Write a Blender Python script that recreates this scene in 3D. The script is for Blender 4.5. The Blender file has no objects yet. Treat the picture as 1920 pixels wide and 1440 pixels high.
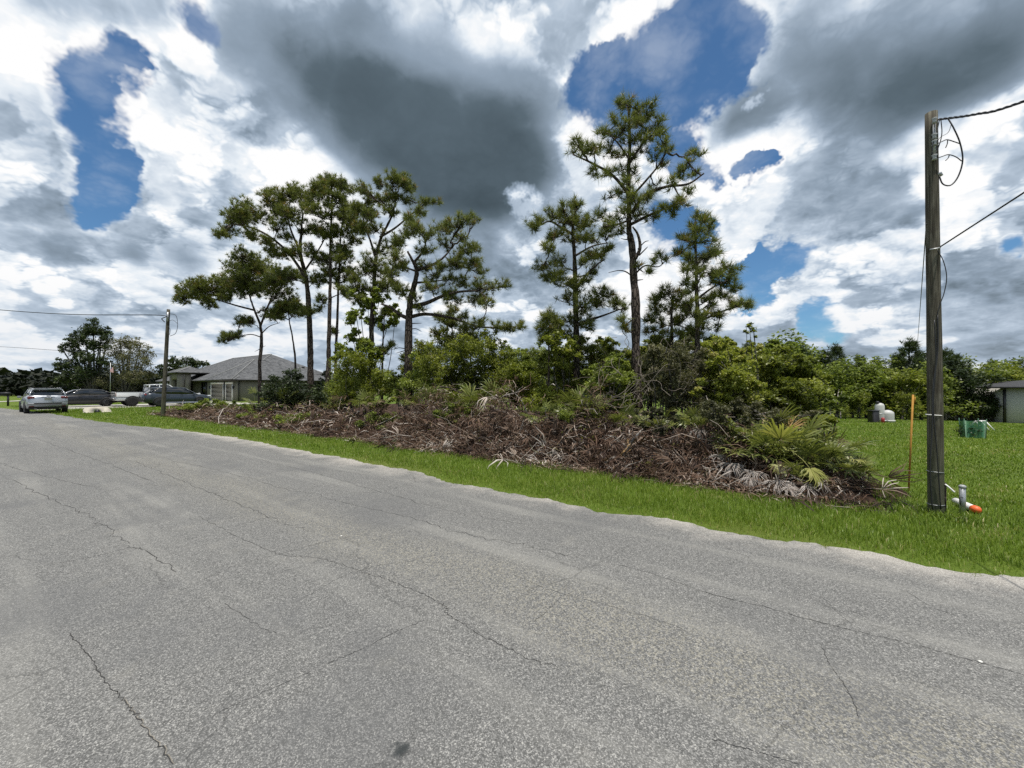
import bpy, bmesh, math, random
import numpy as np
from mathutils import Vector, Matrix, Euler

# ---------------------------------------------------------------- scene basics
S = bpy.context.scene
COL = S.collection
R = math.radians
EYE, FPX, PITCH = 1.6, 740.0, math.atan(7 / 740.0)

cam = bpy.data.cameras.new('camera')
cam.sensor_width = 36.0
cam.lens = 36.0 * FPX / 1920.0
cam.clip_start, cam.clip_end = 0.05, 5000
camo = bpy.data.objects.new('camera', cam)
COL.objects.link(camo)
camo.location = (0, 0, EYE)
camo.rotation_euler = (math.pi / 2 + PITCH, 0, 0)
S.camera = camo

S.view_settings.view_transform = 'Standard'
S.view_settings.look = 'None'
S.view_settings.exposure = 0.0
S.view_settings.gamma = 1.0
S.view_settings.use_curve_mapping = False
S.render.engine = 'CYCLES'
S.cycles.use_denoising = False
S.cycles.max_bounces = 4
S.cycles.transparent_max_bounces = 8
S.cycles.sample_clamp_indirect = 4.0

SUN_EL, SUN_AZ = 77.0, 165.0          # azimuth clockwise from +Y (camera axis): behind the right shoulder
sdir = Vector((math.sin(R(SUN_AZ)) * math.cos(R(SUN_EL)), math.cos(R(SUN_AZ)) * math.cos(R(SUN_EL)), math.sin(R(SUN_EL))))
sl = bpy.data.lights.new('sun', 'SUN')
sl.energy, sl.angle, sl.color = 4.6, R(0.55), (1.0, 0.95, 0.87)
so = bpy.data.objects.new('sun', sl)
COL.objects.link(so)
so.rotation_euler = sdir.to_track_quat('Z', 'Y').to_euler()
so.location = (0, 0, 60)


def pdir(px, py):
    """pixel of the 1920x1440 view -> world direction with y = 1 scale kept"""
    x, z = (px - 960) / FPX, (720 - py) / FPX
    c, s = math.cos(PITCH), math.sin(PITCH)
    return Vector((x, c - s * z, s + c * z))


# ---------------------------------------------------------------- node helpers
class NT:
    def __init__(self, tree):
        self.t = tree
        tree.nodes.clear()

    def n(self, typ, ins=None, **kw):
        nd = self.t.nodes.new(typ)
        for k, v in kw.items():
            setattr(nd, k, v)
        for k, v in (ins or {}).items():
            if isinstance(v, bpy.types.NodeSocket):
                self.t.links.new(v, nd.inputs[k])
            elif v is not None:
                nd.inputs[k].default_value = v
        return nd

    def m(self, op, a, b=None, c=None, clamp=False):
        return self.n('ShaderNodeMath', {0: a, 1: b, 2: c}, operation=op, use_clamp=clamp).outputs[0]

    def vm(self, op, a, b=None, scale=None):
        nd = self.n('ShaderNodeVectorMath', {0: a, 1: b}, operation=op)
        if scale is not None:
            if isinstance(scale, bpy.types.NodeSocket):
                self.t.links.new(scale, nd.inputs['Scale'])
            else:
                nd.inputs['Scale'].default_value = scale
        return nd.outputs['Value'] if op in ('LENGTH', 'DOT_PRODUCT', 'DISTANCE') else nd.outputs[0]

    def sstep(self, v, a, b, lo=0.0, hi=1.0):
        nd = self.n('ShaderNodeMapRange', {'Value': v, 'From Min': a, 'From Max': b, 'To Min': lo, 'To Max': hi}, interpolation_type='SMOOTHSTEP')
        return nd.outputs[0]

    def lin(self, v, a, b, lo=0.0, hi=1.0):
        return self.n('ShaderNodeMapRange', {'Value': v, 'From Min': a, 'From Max': b, 'To Min': lo, 'To Max': hi}).outputs[0]

    def noise(self, vec, scale, detail=3.0, rough=0.5, **kw):
        return self.n('ShaderNodeTexNoise', {'Vector': vec, 'Scale': scale, 'Detail': detail, 'Roughness': rough}, **kw)

    def mix(self, f, a, b, blend='MIX'):
        nd = self.n('ShaderNodeMix', data_type='RGBA', blend_type=blend)
        for k, v in ((0, f), (6, a), (7, b)):
            if isinstance(v, bpy.types.NodeSocket):
                self.t.links.new(v, nd.inputs[k])
            else:
                nd.inputs[k].default_value = (*v, 1) if isinstance(v, tuple) and len(v) == 3 else v
        return nd.outputs[2]

    def ramp(self, v, stops, interp='LINEAR'):
        nd = self.n('ShaderNodeValToRGB', {0: v})
        cr = nd.color_ramp
        cr.interpolation = interp
        while len(cr.elements) < len(stops):
            cr.elements.new(0.5)
        for e, (p, c) in zip(cr.elements, stops):
            e.position = p
            e.color = (*c, 1) if len(c) == 3 else c
        return nd.outputs[0]


# ---------------------------------------------------------------- sky: Nishita blue under broken cumulus
def build_world():
    w = bpy.data.worlds.new('World')
    S.world = w
    w.use_nodes = True
    N = NT(w.node_tree)
    tc = N.n('ShaderNodeTexCoord').outputs['Generated']
    V = N.vm('NORMALIZE', tc)
    sep = N.n('ShaderNodeSeparateXYZ', {0: V})
    el = sep.outputs[2]
    sky = N.n('ShaderNodeTexSky', sky_type='NISHITA')
    sky.sun_disc = False
    sky.sun_elevation, sky.sun_rotation = R(SUN_EL), R(SUN_AZ)
    sky.air_density, sky.dust_density, sky.ozone_density = 1.0, 0.4, 2.0
    blue = N.mix(1.0, N.vm('SCALE', sky.outputs[0], scale=SKY_STRENGTH), (0.60, 0.87, 1.03), 'MULTIPLY')

    # domain warp so that the large cloud shapes get ragged outlines
    w1 = N.vm('SUBTRACT', N.noise(V, 4.0, 1, 0.5).outputs['Color'], (0.5, 0.5, 0.5))
    w2 = N.vm('SUBTRACT', N.noise(V, 12.0, 4, 0.66).outputs['Color'], (0.5, 0.5, 0.5))
    Va = N.vm('ADD', V, N.vm('SCALE', w1, scale=0.14))
    Vw = N.vm('ADD', Va, N.vm('SCALE', w2, scale=0.09))

    def union(vec, lst, grow=1.35):
        """soft sum of round patches: 1 in the middle of a patch, 0 outside all of them"""
        out = None
        for px, py, r, k in lst:
            c = pdir(px, py).normalized()
            ra = grow * r * math.sqrt((pdir(px + 10, py).normalized() - c).length * (pdir(px, py + 10).normalized() - c).length) / 10
            v = N.m('MULTIPLY_ADD', N.vm('DISTANCE', vec, tuple(c)), -k / ra, k, clamp=True)
            out = v if out is None else N.m('ADD', out, v)
        return out

    holes = union(Vw, HOLES, 1.5)
    darks = union(Va, DARKS)
    brights = union(Vw, BRIGHTS)
    # weather outside the listed shapes: the same broken cover everywhere
    behind = N.sstep(sep.outputs[1], 0.50, 0.30)
    gen = N.noise(V, 2.6, 2, 0.5).outputs[0]
    holes = N.m('ADD', holes, N.m('MULTIPLY', behind, N.sstep(gen, 0.52, 0.68)))
    gend = N.noise(N.vm('ADD', V, (3.1, 1.7, 9.2)), 2.2, 2, 0.5).outputs[0]
    darks = N.m('ADD', darks, N.m('MULTIPLY', behind, N.sstep(gend, 0.48, 0.70)))

    # billows: folded noise octaves, finer towards the horizon
    den = N.m('ADD', N.m('MAXIMUM', el, 0.0), 0.34)
    Q = N.vm('DIVIDE', V, N.n('ShaderNodeCombineXYZ', {0: den, 1: den, 2: N.m('POWER', den, 1.15)}).outputs[0])
    Q = N.vm('ADD', Q, N.vm('SCALE', w2, scale=0.05))

    def billow(vec):
        out = None
        for sc, am in ((3.0, 1.0), (6.7, 0.55), (14.5, 0.30), (31.0, 0.17), (67.0, 0.10)):
            n = N.n('ShaderNodeTexNoise', {'Vector': vec, 'Scale': sc, 'Detail': 0.0}).outputs[0]
            n = N.m('ABSOLUTE', N.m('MULTIPLY_ADD', n, 2.0 * am, -am))
            out = n if out is None else N.m('ADD', out, n)
        return out                                    # about 0 .. 0.9, mean 0.35

    h1, h2 = billow(Q), billow(N.vm('ADD', Q, (0.012, -0.012, 0.055)))
    big1 = N.noise(Q, 1.9, 2, 0.5).outputs[0]
    big2 = N.noise(N.vm('ADD', Q, (0.04, -0.03, 0.22)), 1.9, 2, 0.5).outputs[0]
    edge = N.m('MULTIPLY_ADD', h1, -0.62, N.m('ADD', holes, 0.03))
    soft = N.m('MAXIMUM', N.m('MULTIPLY_ADD', N.noise(V, 6.0, 1, 0.5).outputs[0], 1.7, -0.56), 0.12)
    bmask = N.n('ShaderNodeMapRange', {'Value': edge, 'From Min': 0.0, 'From Max': soft}, interpolation_type='SMOOTHSTEP').outputs[0]
    lining = N.sstep(edge, -0.30, 0.0)
    dk = N.sstep(N.m('MULTIPLY_ADD', h1, -0.24, darks), -0.02, 0.50)
    bt = N.sstep(N.m('MULTIPLY_ADD', h1, 0.85, N.m('MULTIPLY', brights, 0.9)), 0.42, 0.72)
    bt = N.m('MULTIPLY', bt, N.m('MINIMUM', N.m('MULTIPLY', brights, 3.0), 1.0))
    lit = N.m('SUBTRACT', big1, big2)
    puff = N.sstep(N.m('MULTIPLY_ADD', h1, 0.55, N.m('MULTIPLY_ADD', lit, 1.5, big1)), 0.70, 0.84)      # crisp heads against the grey
    b = N.m('MULTIPLY_ADD', lit, 0.72, 0.54)
    b = N.m('MULTIPLY_ADD', N.m('SUBTRACT', h1, h2), 0.50, b)
    b = N.m('MULTIPLY_ADD', N.m('SUBTRACT', h1, 0.30), 0.12, b)
    b = N.m('MULTIPLY_ADD', puff, 0.24, b)
    b = N.m('MULTIPLY_ADD', lining, 0.14, b)
    b = N.m('MULTIPLY_ADD', bt, 0.19, b)
    # under the dark decks only broad soft streaks
    smooth_dark = N.m('MULTIPLY_ADD', N.m('MULTIPLY_ADD', h1, -0.25, N.sstep(darks, 0.25, 1.7)), -0.40, N.m('MULTIPLY_ADD', big1, 0.45, 0.16))
    b = N.n('ShaderNodeMix', {0: N.m('MULTIPLY', dk, N.m('MULTIPLY_ADD', bt, -0.6, 0.92)), 2: b, 3: smooth_dark}).outputs[0]
    ccol = N.ramp(b, [(0.0, (0.050, 0.072, 0.088)), (0.22, (0.105, 0.145, 0.178)), (0.45, (0.285, 0.36, 0.45)),
                      (0.65, (0.49, 0.58, 0.69)), (0.85, (0.80, 0.86, 0.92)), (1.0, (1.0, 1.0, 1.0))])
    haze = N.sstep(el, 0.22, 0.0)
    ccol = N.mix(N.m('MULTIPLY', haze, 0.35), ccol, (0.50, 0.58, 0.68))
    wisp = N.sstep(N.m('MULTIPLY_ADD', h1, 0.6, big1), 0.66, 1.10, 0.0, 0.30)
    col = N.mix(bmask, ccol, N.mix(wisp, blue, (0.80, 0.86, 0.93)))
    bg = N.n('ShaderNodeBackground', {'Color': col, 'Strength': 1.0})
    out = N.n('ShaderNodeOutputWorld', {'Surface': bg.outputs[0]})
    w.cycles.sampling_method = 'NONE'


SKY_STRENGTH = 0.105
# px, py, r, weight
HOLES = [(235, 135, 60, 1.2), (165, 150, 50, 1.1), (180, 215, 60, 1.2), (188, 290, 50, 1), (205, 350, 48, 1), (215, 400, 45, 1), (395, 22, 45, 1), (260, 100, 40, 1),
         (1340, 20, 100, 1), (1330, 110, 90, 1), (1250, 150, 90, 1), (1150, 170, 95, 1), (1090, 160, 50, 1), (1280, 240, 60, 1), (1320, 290, 45, 1),
         (1375, 310, 40, 1), (1430, 325, 22, 1), (1530, 475, 48, 1), (1460, 495, 50, 1), (1400, 530, 50, 1), (1285, 440, 55, 1), (1250, 400, 40, 1),
         (1545, 615, 40, 1), (1890, 448, 24, 1), (1420, 585, 35, 1)]
DARKS = [(450, 40, 75, 0.6), (520, 100, 90, 0.8), (600, 170, 90, 0.9), (680, 230, 100, 1.0), (760, 270, 110, 1.2), (860, 310, 110, 1.3), (950, 310, 90, 1.2), (640, 60, 120, 0.6), (760, 120, 130, 0.6), (880, 180, 120, 0.7), (980, 200, 80, 0.8), (1000, 330, 65, 0.9), (830, 365, 70, 0.9), (920, 375, 60, 0.8),
         (1500, 50, 80, 0.5), (1600, 60, 120, 0.40), (1720, 60, 140, 0.35), (1850, 50, 150, 0.28), (1395, 215, 60, 0.7), (1490, 190, 85, 0.6), (1600, 190, 95, 0.6), (1720, 160, 100, 0.6), (1850, 110, 100, 0.5), (1560, 320, 90, 0.4), (1680, 330, 90, 0.4),
         (50, 460, 45, 0.6), (120, 470, 45, 0.6), (280, 492, 36, 0.6), (370, 490, 42, 0.6), (110, 0, 80, 0.6), (230, 20, 60, 0.5), (310, 10, 45, 0.4),
         (850, 480, 90, 0.4), (930, 500, 70, 0.4), (1860, 360, 75, 0.4), (1540, 592, 50, 0.4), (1640, 592, 45, 0.4), (1790, 480, 70, 0.35), (90, 410, 45, 0.25)]
BRIGHTS = [(260, 190, 55, 1), (340, 205, 60, 1), (420, 260, 60, 0.9), (500, 310, 60, 0.8), (370, 100, 50, 1), (300, 320, 60, 0.9), (380, 350, 50, 0.8), (30, 130, 70, 0.9), (90, 230, 60, 0.7), (30, 300, 50, 1), (150, 340, 40, 0.8),
           (965, 30, 55, 1.2), (1130, 40, 60, 0.9), (1200, 25, 45, 0.9), (1090, 270, 50, 1), (1110, 350, 60, 1), (985, 385, 36, 0.9),
           (1340, 350, 55, 1), (1420, 380, 60, 1), (1380, 440, 50, 0.8), (1600, 505, 55, 0.9), (1330, 500, 45, 0.8), (1430, 160, 26, 0.9),
           (930, 590, 55, 0.8), (1680, 610, 40, 0.9), (60, 520, 55, 0.7), (190, 510, 50, 0.7), (230, 580, 40, 0.5), (1790, 330, 70, 0.5), (1880, 420, 50, 0.7), (1450, 545, 40, 0.7), (70, 200, 60, 0.8), (120, 150, 45, 0.8), (250, 260, 45, 0.9), (330, 270, 55, 0.8), (250, 400, 40, 0.6), (330, 400, 45, 0.7), (460, 200, 40, 0.7), (560, 390, 50, 0.6), (120, 560, 60, 0.5), (1850, 250, 70, 0.6), (1750, 420, 60, 0.5), (1180, 300, 40, 0.8)]
build_world()

# ---------------------------------------------------------------- geometry helpers
rng = np.random.default_rng(11)
TH = R(35.0)                                   # the road runs 55 degrees left of the camera axis
CU, SU = math.cos(TH), math.sin(TH)


def LF(u, t, z=0.0):
    """lot frame: u along the road towards the right, t across it away from the camera -> world"""
    return Vector((u * CU + t * SU, -u * SU + t * CU, z))


def UT(x, y):
    return x * CU - y * SU, x * SU + y * CU


def at(px, py, Y):
    """point on the view ray of a pixel at depth Y"""
    d = pdir(px, py)
    k = Y / d.y
    return Vector((d.x * k, Y, EYE + d.z * k))


def gpt(px, py, z=0.0):
    d = pdir(px, py)
    k = (z - EYE) / d.z
    return Vector((d.x * k, d.y * k, z))


def depth_t(px, t):
    """depth Y of a ray through column px where it crosses the line of constant t"""
    d = pdir(px, 727)
    return t / (d.x / d.y * SU + CU)


def mk(name, V, Fs, mat=None, parent=None, smooth=False, tint=None, link=True):
    V = np.asarray(V, dtype=np.float32).reshape(-1, 3)
    if not isinstance(Fs, (list, tuple)) or (len(Fs) and not isinstance(Fs[0], np.ndarray)):
        groups = {}
        for f in Fs:
            groups.setdefault(len(f), []).append(f)
        Fs = [np.array(v, dtype=np.int32) for v in groups.values()]
    me = bpy.data.meshes.new(name)
    loops = np.concatenate([f.reshape(-1) for f in Fs]).astype(np.int32)
    tot = np.concatenate([np.full(len(f), f.shape[1], dtype=np.int32) for f in Fs])
    st = np.concatenate([[0], np.cumsum(tot)[:-1]]).astype(np.int32)
    me.vertices.add(len(V))
    me.vertices.foreach_set('co', V.reshape(-1))
    me.loops.add(len(loops))
    me.loops.foreach_set('vertex_index', loops)
    me.polygons.add(len(tot))
    me.polygons.foreach_set('loop_start', st)
    me.polygons.foreach_set('loop_total', tot)
    if smooth:
        me.polygons.foreach_set('use_smooth', np.ones(len(tot), dtype=bool))
    if tint is not None:
        a = me.attributes.new('tint', 'FLOAT', 'POINT')
        a.data.foreach_set('value', np.asarray(tint, dtype=np.float32))
    me.update(calc_edges=True)
    if mat is not None:
        me.materials.append(mat)
    o = bpy.data.objects.new(name, me)
    o.parent = parent
    if link:
        COL.objects.link(o)
    return o


class MB:
    """collects shapes and links them as one mesh object"""
    def __init__(self):
        self.v, self.f, self.n, self.tn = [], [], 0, []

    def add(self, V, F, tint=0.5):
        V = np.asarray(V, dtype=np.float32).reshape(-1, 3)
        for f in (F if isinstance(F, list) else [F]):
            self.f.append(np.asarray(f, dtype=np.int32) + self.n)
        self.v.append(V)
        self.tn.append(np.full(len(V), tint, np.float32) if np.isscalar(tint) else tint)
        self.n += len(V)
        return self

    def box(self, c, d, M=None, bev=0.0):
        x, y, z = d[0] / 2, d[1] / 2, d[2] / 2
        P = np.array([(a * x, b * y, e * z) for a in (-1, 1) for b in (-1, 1) for e in (-1, 1)])
        if bev:
            b_ = min(bev, x * .9, y * .9, z * .9)
            P = np.array([(a * (x - (b_ if k != 0 else 0)), b * (y - (b_ if k != 1 else 0)), e * (z - (b_ if k != 2 else 0)))
                          for a in (-1, 1) for b in (-1, 1) for e in (-1, 1) for k in range(3)])
            def i(a, b, e, k): return ((a * 2 + b) * 2 + e) * 3 + k
            q, tr = [], []
            for s in (0, 1):
                q += [[i(s, 0, 0, 0), i(s, 1, 0, 0), i(s, 1, 1, 0), i(s, 0, 1, 0)][::(1 if s else -1)],
                      [i(0, s, 0, 1), i(0, s, 1, 1), i(1, s, 1, 1), i(1, s, 0, 1)][::(1 if s else -1)],
                      [i(0, 0, s, 2), i(1, 0, s, 2), i(1, 1, s, 2), i(0, 1, s, 2)][::(1 if s else -1)]]
            for a in (0, 1):
                for b in (0, 1):
                    q += [[i(a, b, 0, 0), i(a, b, 1, 0), i(a, b, 1, 1), i(a, b, 0, 1)],
                          [i(a, 0, b, 0), i(a, 1, b, 0), i(a, 1, b, 2), i(a, 0, b, 2)],
                          [i(0, a, b, 1), i(1, a, b, 1), i(1, a, b, 2), i(0, a, b, 2)]]
                    for e in (0, 1):
                        tr.append([i(a, b, e, 0), i(a, b, e, 1), i(a, b, e, 2)])
            F = [np.array(q), np.array(tr)]
        else:
            F = [np.array([(0, 1, 3, 2), (4, 6, 7, 5), (0, 4, 5, 1), (2, 3, 7, 6), (0, 2, 6, 4), (1, 5, 7, 3)])]
        if M is not None:
            P = P @ np.array(M.to_3x3()).T
        return self.add(P + np.array(c), F)

    def tube(self, pts, rad, n=6, cap=True, tint=0.5):
        V, F = tube(pts, rad, n, cap)
        return self.add(V, F, tint)

    def lathe(self, prof, n=16, c=(0, 0, 0), axis='Z'):
        """prof: list of (radius, height)"""
        a = np.linspace(0, 2 * np.pi, n, endpoint=False)
        V = np.concatenate([np.stack([r * np.cos(a), r * np.sin(a), np.full(n, h)], 1) for r, h in prof])
        if axis == 'Y':
            V = V[:, [0, 2, 1]]
        elif axis == 'X':
            V = V[:, [2, 0, 1]]
        F = []
        for k in range(len(prof) - 1):
            i = np.arange(n)
            j = (i + 1) % n
            F.append(np.stack([k * n + i, k * n + j, (k + 1) * n + j, (k + 1) * n + i], 1))
        F = [np.concatenate(F), np.arange(n)[::-1].reshape(1, -1), (np.arange(n) + (len(prof) - 1) * n).reshape(1, -1)]
        return self.add(V + np.array(c), F)

    def build(self, name, mat, parent=None, smooth=False):
        return mk(name, np.concatenate(self.v), self.f, mat, parent, smooth, np.concatenate(self.tn))


def tube(pts, rad, n=6, cap=True):
    P = np.asarray([tuple(p) for p in pts], dtype=np.float64)
    m = len(P)
    rad = np.full(m, rad) if np.isscalar(rad) else np.asarray(rad, dtype=np.float64)
    T = np.gradient(P, axis=0)
    T /= np.linalg.norm(T, axis=1)[:, None] + 1e-9
    ref = np.array((0.0, 0.0, 1.0)) if abs(T[:, 2]).mean() < 0.8 else np.array((1.0, 0.0, 0.0))
    A = np.cross(T, ref)
    A /= np.linalg.norm(A, axis=1)[:, None] + 1e-9
    B = np.cross(T, A)
    a = np.linspace(0, 2 * np.pi, n, endpoint=False)
    V = (P[:, None, :] + rad[:, None, None] * (A[:, None, :] * np.cos(a)[None, :, None] + B[:, None, :] * np.sin(a)[None, :, None])).reshape(-1, 3)
    i = np.arange(n)
    j = (i + 1) % n
    F = [np.concatenate([np.stack([k * n + i, k * n + j, (k + 1) * n + j, (k + 1) * n + i], 1) for k in range(m - 1)])]
    if cap and n > 2:
        F += [np.arange(n)[::-1].reshape(1, -1), (np.arange(n) + (m - 1) * n).reshape(1, -1)]
    return V, F


def spline(pts, k=6):
    """Catmull-Rom through the points"""
    P = np.asarray([tuple(p) for p in pts], dtype=np.float64)
    if len(P) < 3:
        w = np.linspace(0, 1, k + 1)[:, None]
        return P[0] * (1 - w) + P[-1] * w
    Q = np.vstack([2 * P[0] - P[1], P, 2 * P[-1] - P[-2]])
    out = []
    for i in range(1, len(Q) - 2):
        t = np.linspace(0, 1, k, endpoint=False)[:, None]
        a, b, c, d = Q[i - 1], Q[i], Q[i + 1], Q[i + 2]
        out.append(0.5 * (2 * b + (c - a) * t + (2 * a - 5 * b + 4 * c - d) * t ** 2 + (3 * b - a - 3 * c + d) * t ** 3))
    return np.vstack(out + [P[-1:]])


def unit(v):
    return v / (np.linalg.norm(v, axis=-1, keepdims=True) + 1e-9)


def empty(name, loc=(0, 0, 0), rz=0.0):
    o = bpy.data.objects.new(name, None)
    o.empty_display_size = 0.2
    COL.objects.link(o)
    o.location, o.rotation_euler = loc, (0, 0, rz)
    return o


def tag(o, label=None, cat=None, group=None, kind=None):
    for k, v in (('label', label), ('category', cat), ('group', group), ('kind', kind)):
        if v:
            o[k] = v
    return o


def copy_tree(o, parent=None):
    c = o.copy()
    COL.objects.link(c)
    c.parent = parent
    for ch in list(o.children):
        copy_tree(ch, c)
    return c


# ---------------------------------------------------------------- materials
MATS = {}


def mat(name, fn=None, **kw):
    if name in MATS:
        return MATS[name]
    m = bpy.data.materials.new(name)
    m.use_nodes = True
    N = NT(m.node_tree)
    sh = fn(N, **kw)
    N.n('ShaderNodeOutputMaterial', {'Surface': sh})
    MATS[name] = m
    return m


def prin(N, col, rough=0.6, bump=None, bstr=0.3, bdist=0.01, **kw):
    ins = {'Base Color': (*col, 1) if isinstance(col, tuple) else col, 'Roughness': rough}
    nm = {'metal': 'Metallic', 'spec': 'Specular IOR Level', 'coat': 'Coat Weight', 'trans': 'Transmission Weight', 'alpha': 'Alpha', 'ior': 'IOR'}
    for k, v in kw.items():
        ins[nm[k]] = v
    if bump is not None:
        ins['Normal'] = N.n('ShaderNodeBump', {'Height': bump, 'Strength': bstr, 'Distance': bdist}).outputs[0]
    return N.n('ShaderNodeBsdfPrincipled', ins).outputs[0]


def plain(name, col, rough=0.6, var=0.12, sc=6.0, **kw):
    def f(N):
        tc = N.n('ShaderNodeTexCoord').outputs['Object']
        n = N.noise(tc, sc, 4, 0.6).outputs[0]
        c = N.mix(n, tuple(x * (1 - var) for x in col), tuple(min(1, x * (1 + var)) for x in col))
        return prin(N, c, rough, **kw)
    return mat(name, f)


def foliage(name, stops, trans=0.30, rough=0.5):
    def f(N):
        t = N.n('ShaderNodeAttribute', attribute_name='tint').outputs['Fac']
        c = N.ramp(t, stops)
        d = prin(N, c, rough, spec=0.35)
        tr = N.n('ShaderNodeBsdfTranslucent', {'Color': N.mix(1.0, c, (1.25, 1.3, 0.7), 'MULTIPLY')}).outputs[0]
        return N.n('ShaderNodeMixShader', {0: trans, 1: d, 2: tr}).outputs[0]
    return mat(name, f)


def m_asphalt(N):
    tc = N.n('ShaderNodeTexCoord').outputs['Object']
    sp = N.n('ShaderNodeSeparateXYZ', {0: tc})
    u, t = sp.outputs[0], sp.outputs[1]
    wob = N.noise(tc, 0.55, 4, 0.6).outputs[0]
    agg = N.n('ShaderNodeTexVoronoi', {'Vector': tc, 'Scale': 205.0}, voronoi_dimensions='2D')
    g = N.n('ShaderNodeSeparateColor', {0: agg.outputs['Color']}).outputs[0]
    agg2 = N.n('ShaderNodeTexVoronoi', {'Vector': tc, 'Scale': 95.0}, voronoi_dimensions='2D')
    g2 = N.n('ShaderNodeSeparateColor', {0: agg2.outputs['Color']}).outputs[1]
    stone = N.m('MULTIPLY', g, g)
    c = N.ramp(N.m('MULTIPLY_ADD', g2, 0.25, N.m('MULTIPLY', stone, 0.75)),
               [(0.0, (0.074, 0.074, 0.071)), (0.35, (0.148, 0.147, 0.142)), (0.7, (0.252, 0.248, 0.238)), (1.0, (0.43, 0.42, 0.39))])
    # broad wear: long streaks with the traffic, darker patches, sun-bleached bands
    st = N.n('ShaderNodeCombineXYZ', {0: N.m('MULTIPLY', u, 0.10), 1: t, 2: 0.0}).outputs[0]
    streak = N.noise(st, 2.2, 4, 0.6).outputs[0]
    c = N.mix(N.sstep(streak, 0.48, 0.72, 0.0, 0.42), c, (0.30, 0.293, 0.27))
    c = N.mix(N.sstep(wob, 0.50, 0.66, 0.0, 0.42), c, (0.115, 0.116, 0.118))
    blot = N.noise(tc, 2.3, 3, 0.6).outputs[0]
    c = N.mix(N.sstep(blot, 0.60, 0.78, 0.0, 0.22), c, (0.30, 0.285, 0.25))
    # yellowish dust where the tyres do not run
    band = N.sstep(N.m('ABSOLUTE', N.m('SUBTRACT', N.m('MULTIPLY_ADD', wob, 1.2, t), 3.1)), 0.7, 0.0)
    c = N.mix(N.m('MULTIPLY', band, N.m('MULTIPLY', N.sstep(g2, 0.45, 0.9), 0.28)), c, (0.36, 0.325, 0.23))
    # sandy, crumbling margin
    ed = N.m('MULTIPLY_ADD', N.noise(tc, 1.1, 6, 0.70).outputs[0], 2.2, t)
    sand = N.sstep(ed, 5.55, 6.35)
    sandc = N.ramp(g, [(0.0, (0.24, 0.22, 0.195)), (0.6, (0.39, 0.365, 0.33)), (1.0, (0.58, 0.55, 0.50))])
    c = N.mix(N.m('MULTIPLY', sand, 0.85), c, sandc)
    # one oil spot
    d = N.vm('DISTANCE', N.vm('ADD', tc, N.vm('SCALE', N.noise(tc, 18, 2, 0.5).outputs['Color'], scale=0.05)), (*OIL, 0.0))
    c = N.mix(N.sstep(d, 0.080, 0.055, 0.0, 0.9), c, (0.03, 0.035, 0.036))
    # fine crack net
    vw = N.vm('ADD', tc, N.vm('SCALE', N.noise(tc, 3.0, 4, 0.6).outputs['Color'], scale=0.35))
    cr = N.n('ShaderNodeTexVoronoi', {'Vector': vw, 'Scale': 0.85}, feature='DISTANCE_TO_EDGE', voronoi_dimensions='2D').outputs['Distance']
    mk_ = N.sstep(N.noise(tc, 0.8, 2, 0.5).outputs[0], 0.44, 0.60)
    cf = N.m('MULTIPLY', N.sstep(cr, 0.010, 0.003), mk_)
    c = N.mix(N.m('MULTIPLY', cf, 0.30), c, (0.04, 0.04, 0.04))
    h = N.m('MULTIPLY_ADD', g, 0.6, N.m('MULTIPLY_ADD', cf, -1.5, 0.0))
    return prin(N, c, 0.85, h, 0.5, 0.006, spec=0.25)


def m_grass_ground(N):
    tc = N.n('ShaderNodeTexCoord').outputs['Object']
    big = N.noise(tc, 0.35, 4, 0.6).outputs[0]
    fine = N.noise(tc, 45.0, 3, 0.7).outputs[0]
    mid = N.noise(tc, 4.0, 4, 0.65).outputs[0]
    c = N.ramp(N.m('MULTIPLY_ADD', fine, 0.6, N.m('MULTIPLY', mid, 0.4)),
               [(0.25, (0.050, 0.075, 0.012)), (0.5, (0.105, 0.160, 0.022)), (0.75, (0.180, 0.235, 0.045))])
    c = N.mix(N.sstep(big, 0.45, 0.7, 0.0, 0.45), c, (0.18, 0.18, 0.06))
    c = N.mix(N.sstep(mid, 0.66, 0.8, 0.0, 0.6), c, (0.14, 0.12, 0.07))
    return prin(N, c, 0.9, fine, 0.8, 0.05, spec=0.1)


def m_soil(N):
    tc = N.n('ShaderNodeTexCoord').outputs['Object']
    a = N.noise(tc, 3.0, 5, 0.65).outputs[0]
    b = N.noise(tc, 34.0, 4, 0.7).outputs[0]
    st = N.n('ShaderNodeTexVoronoi', {'Vector': tc, 'Scale': 26.0}).outputs['Distance']
    c = N.ramp(N.m('MULTIPLY_ADD', b, 0.55, N.m('MULTIPLY', a, 0.45)),
               [(0.30, (0.022, 0.014, 0.010)), (0.5, (0.058, 0.036, 0.026)), (0.68, (0.15, 0.105, 0.08)), (0.82, (0.30, 0.24, 0.20))])
    return prin(N, c, 0.95, N.m('ADD', b, st), 1.0, 0.05, spec=0.1)


def m_bark(N, c0=(0.022, 0.017, 0.014), c1=(0.070, 0.054, 0.045), c2=(0.150, 0.122, 0.104)):
    tc = N.n('ShaderNodeTexCoord').outputs['Object']
    q = N.vm('MULTIPLY', tc, (1.0, 1.0, 0.32))
    q = N.vm('ADD', q, N.vm('SCALE', N.noise(tc, 7.0, 3, 0.6).outputs['Color'], scale=0.06))
    v = N.n('ShaderNodeTexVoronoi', {'Vector': q, 'Scale': 15.0}, feature='DISTANCE_TO_EDGE').outputs['Distance']
    n = N.noise(tc, 24.0, 4, 0.65).outputs[0]
    plate = N.sstep(v, 0.02, 0.16)
    c = N.mix(plate, c0, N.mix(n, c1, c2))
    return prin(N, c, 0.95, N.m('MULTIPLY_ADD', n, 0.3, plate), 1.0, 0.02, spec=0.15)


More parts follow.
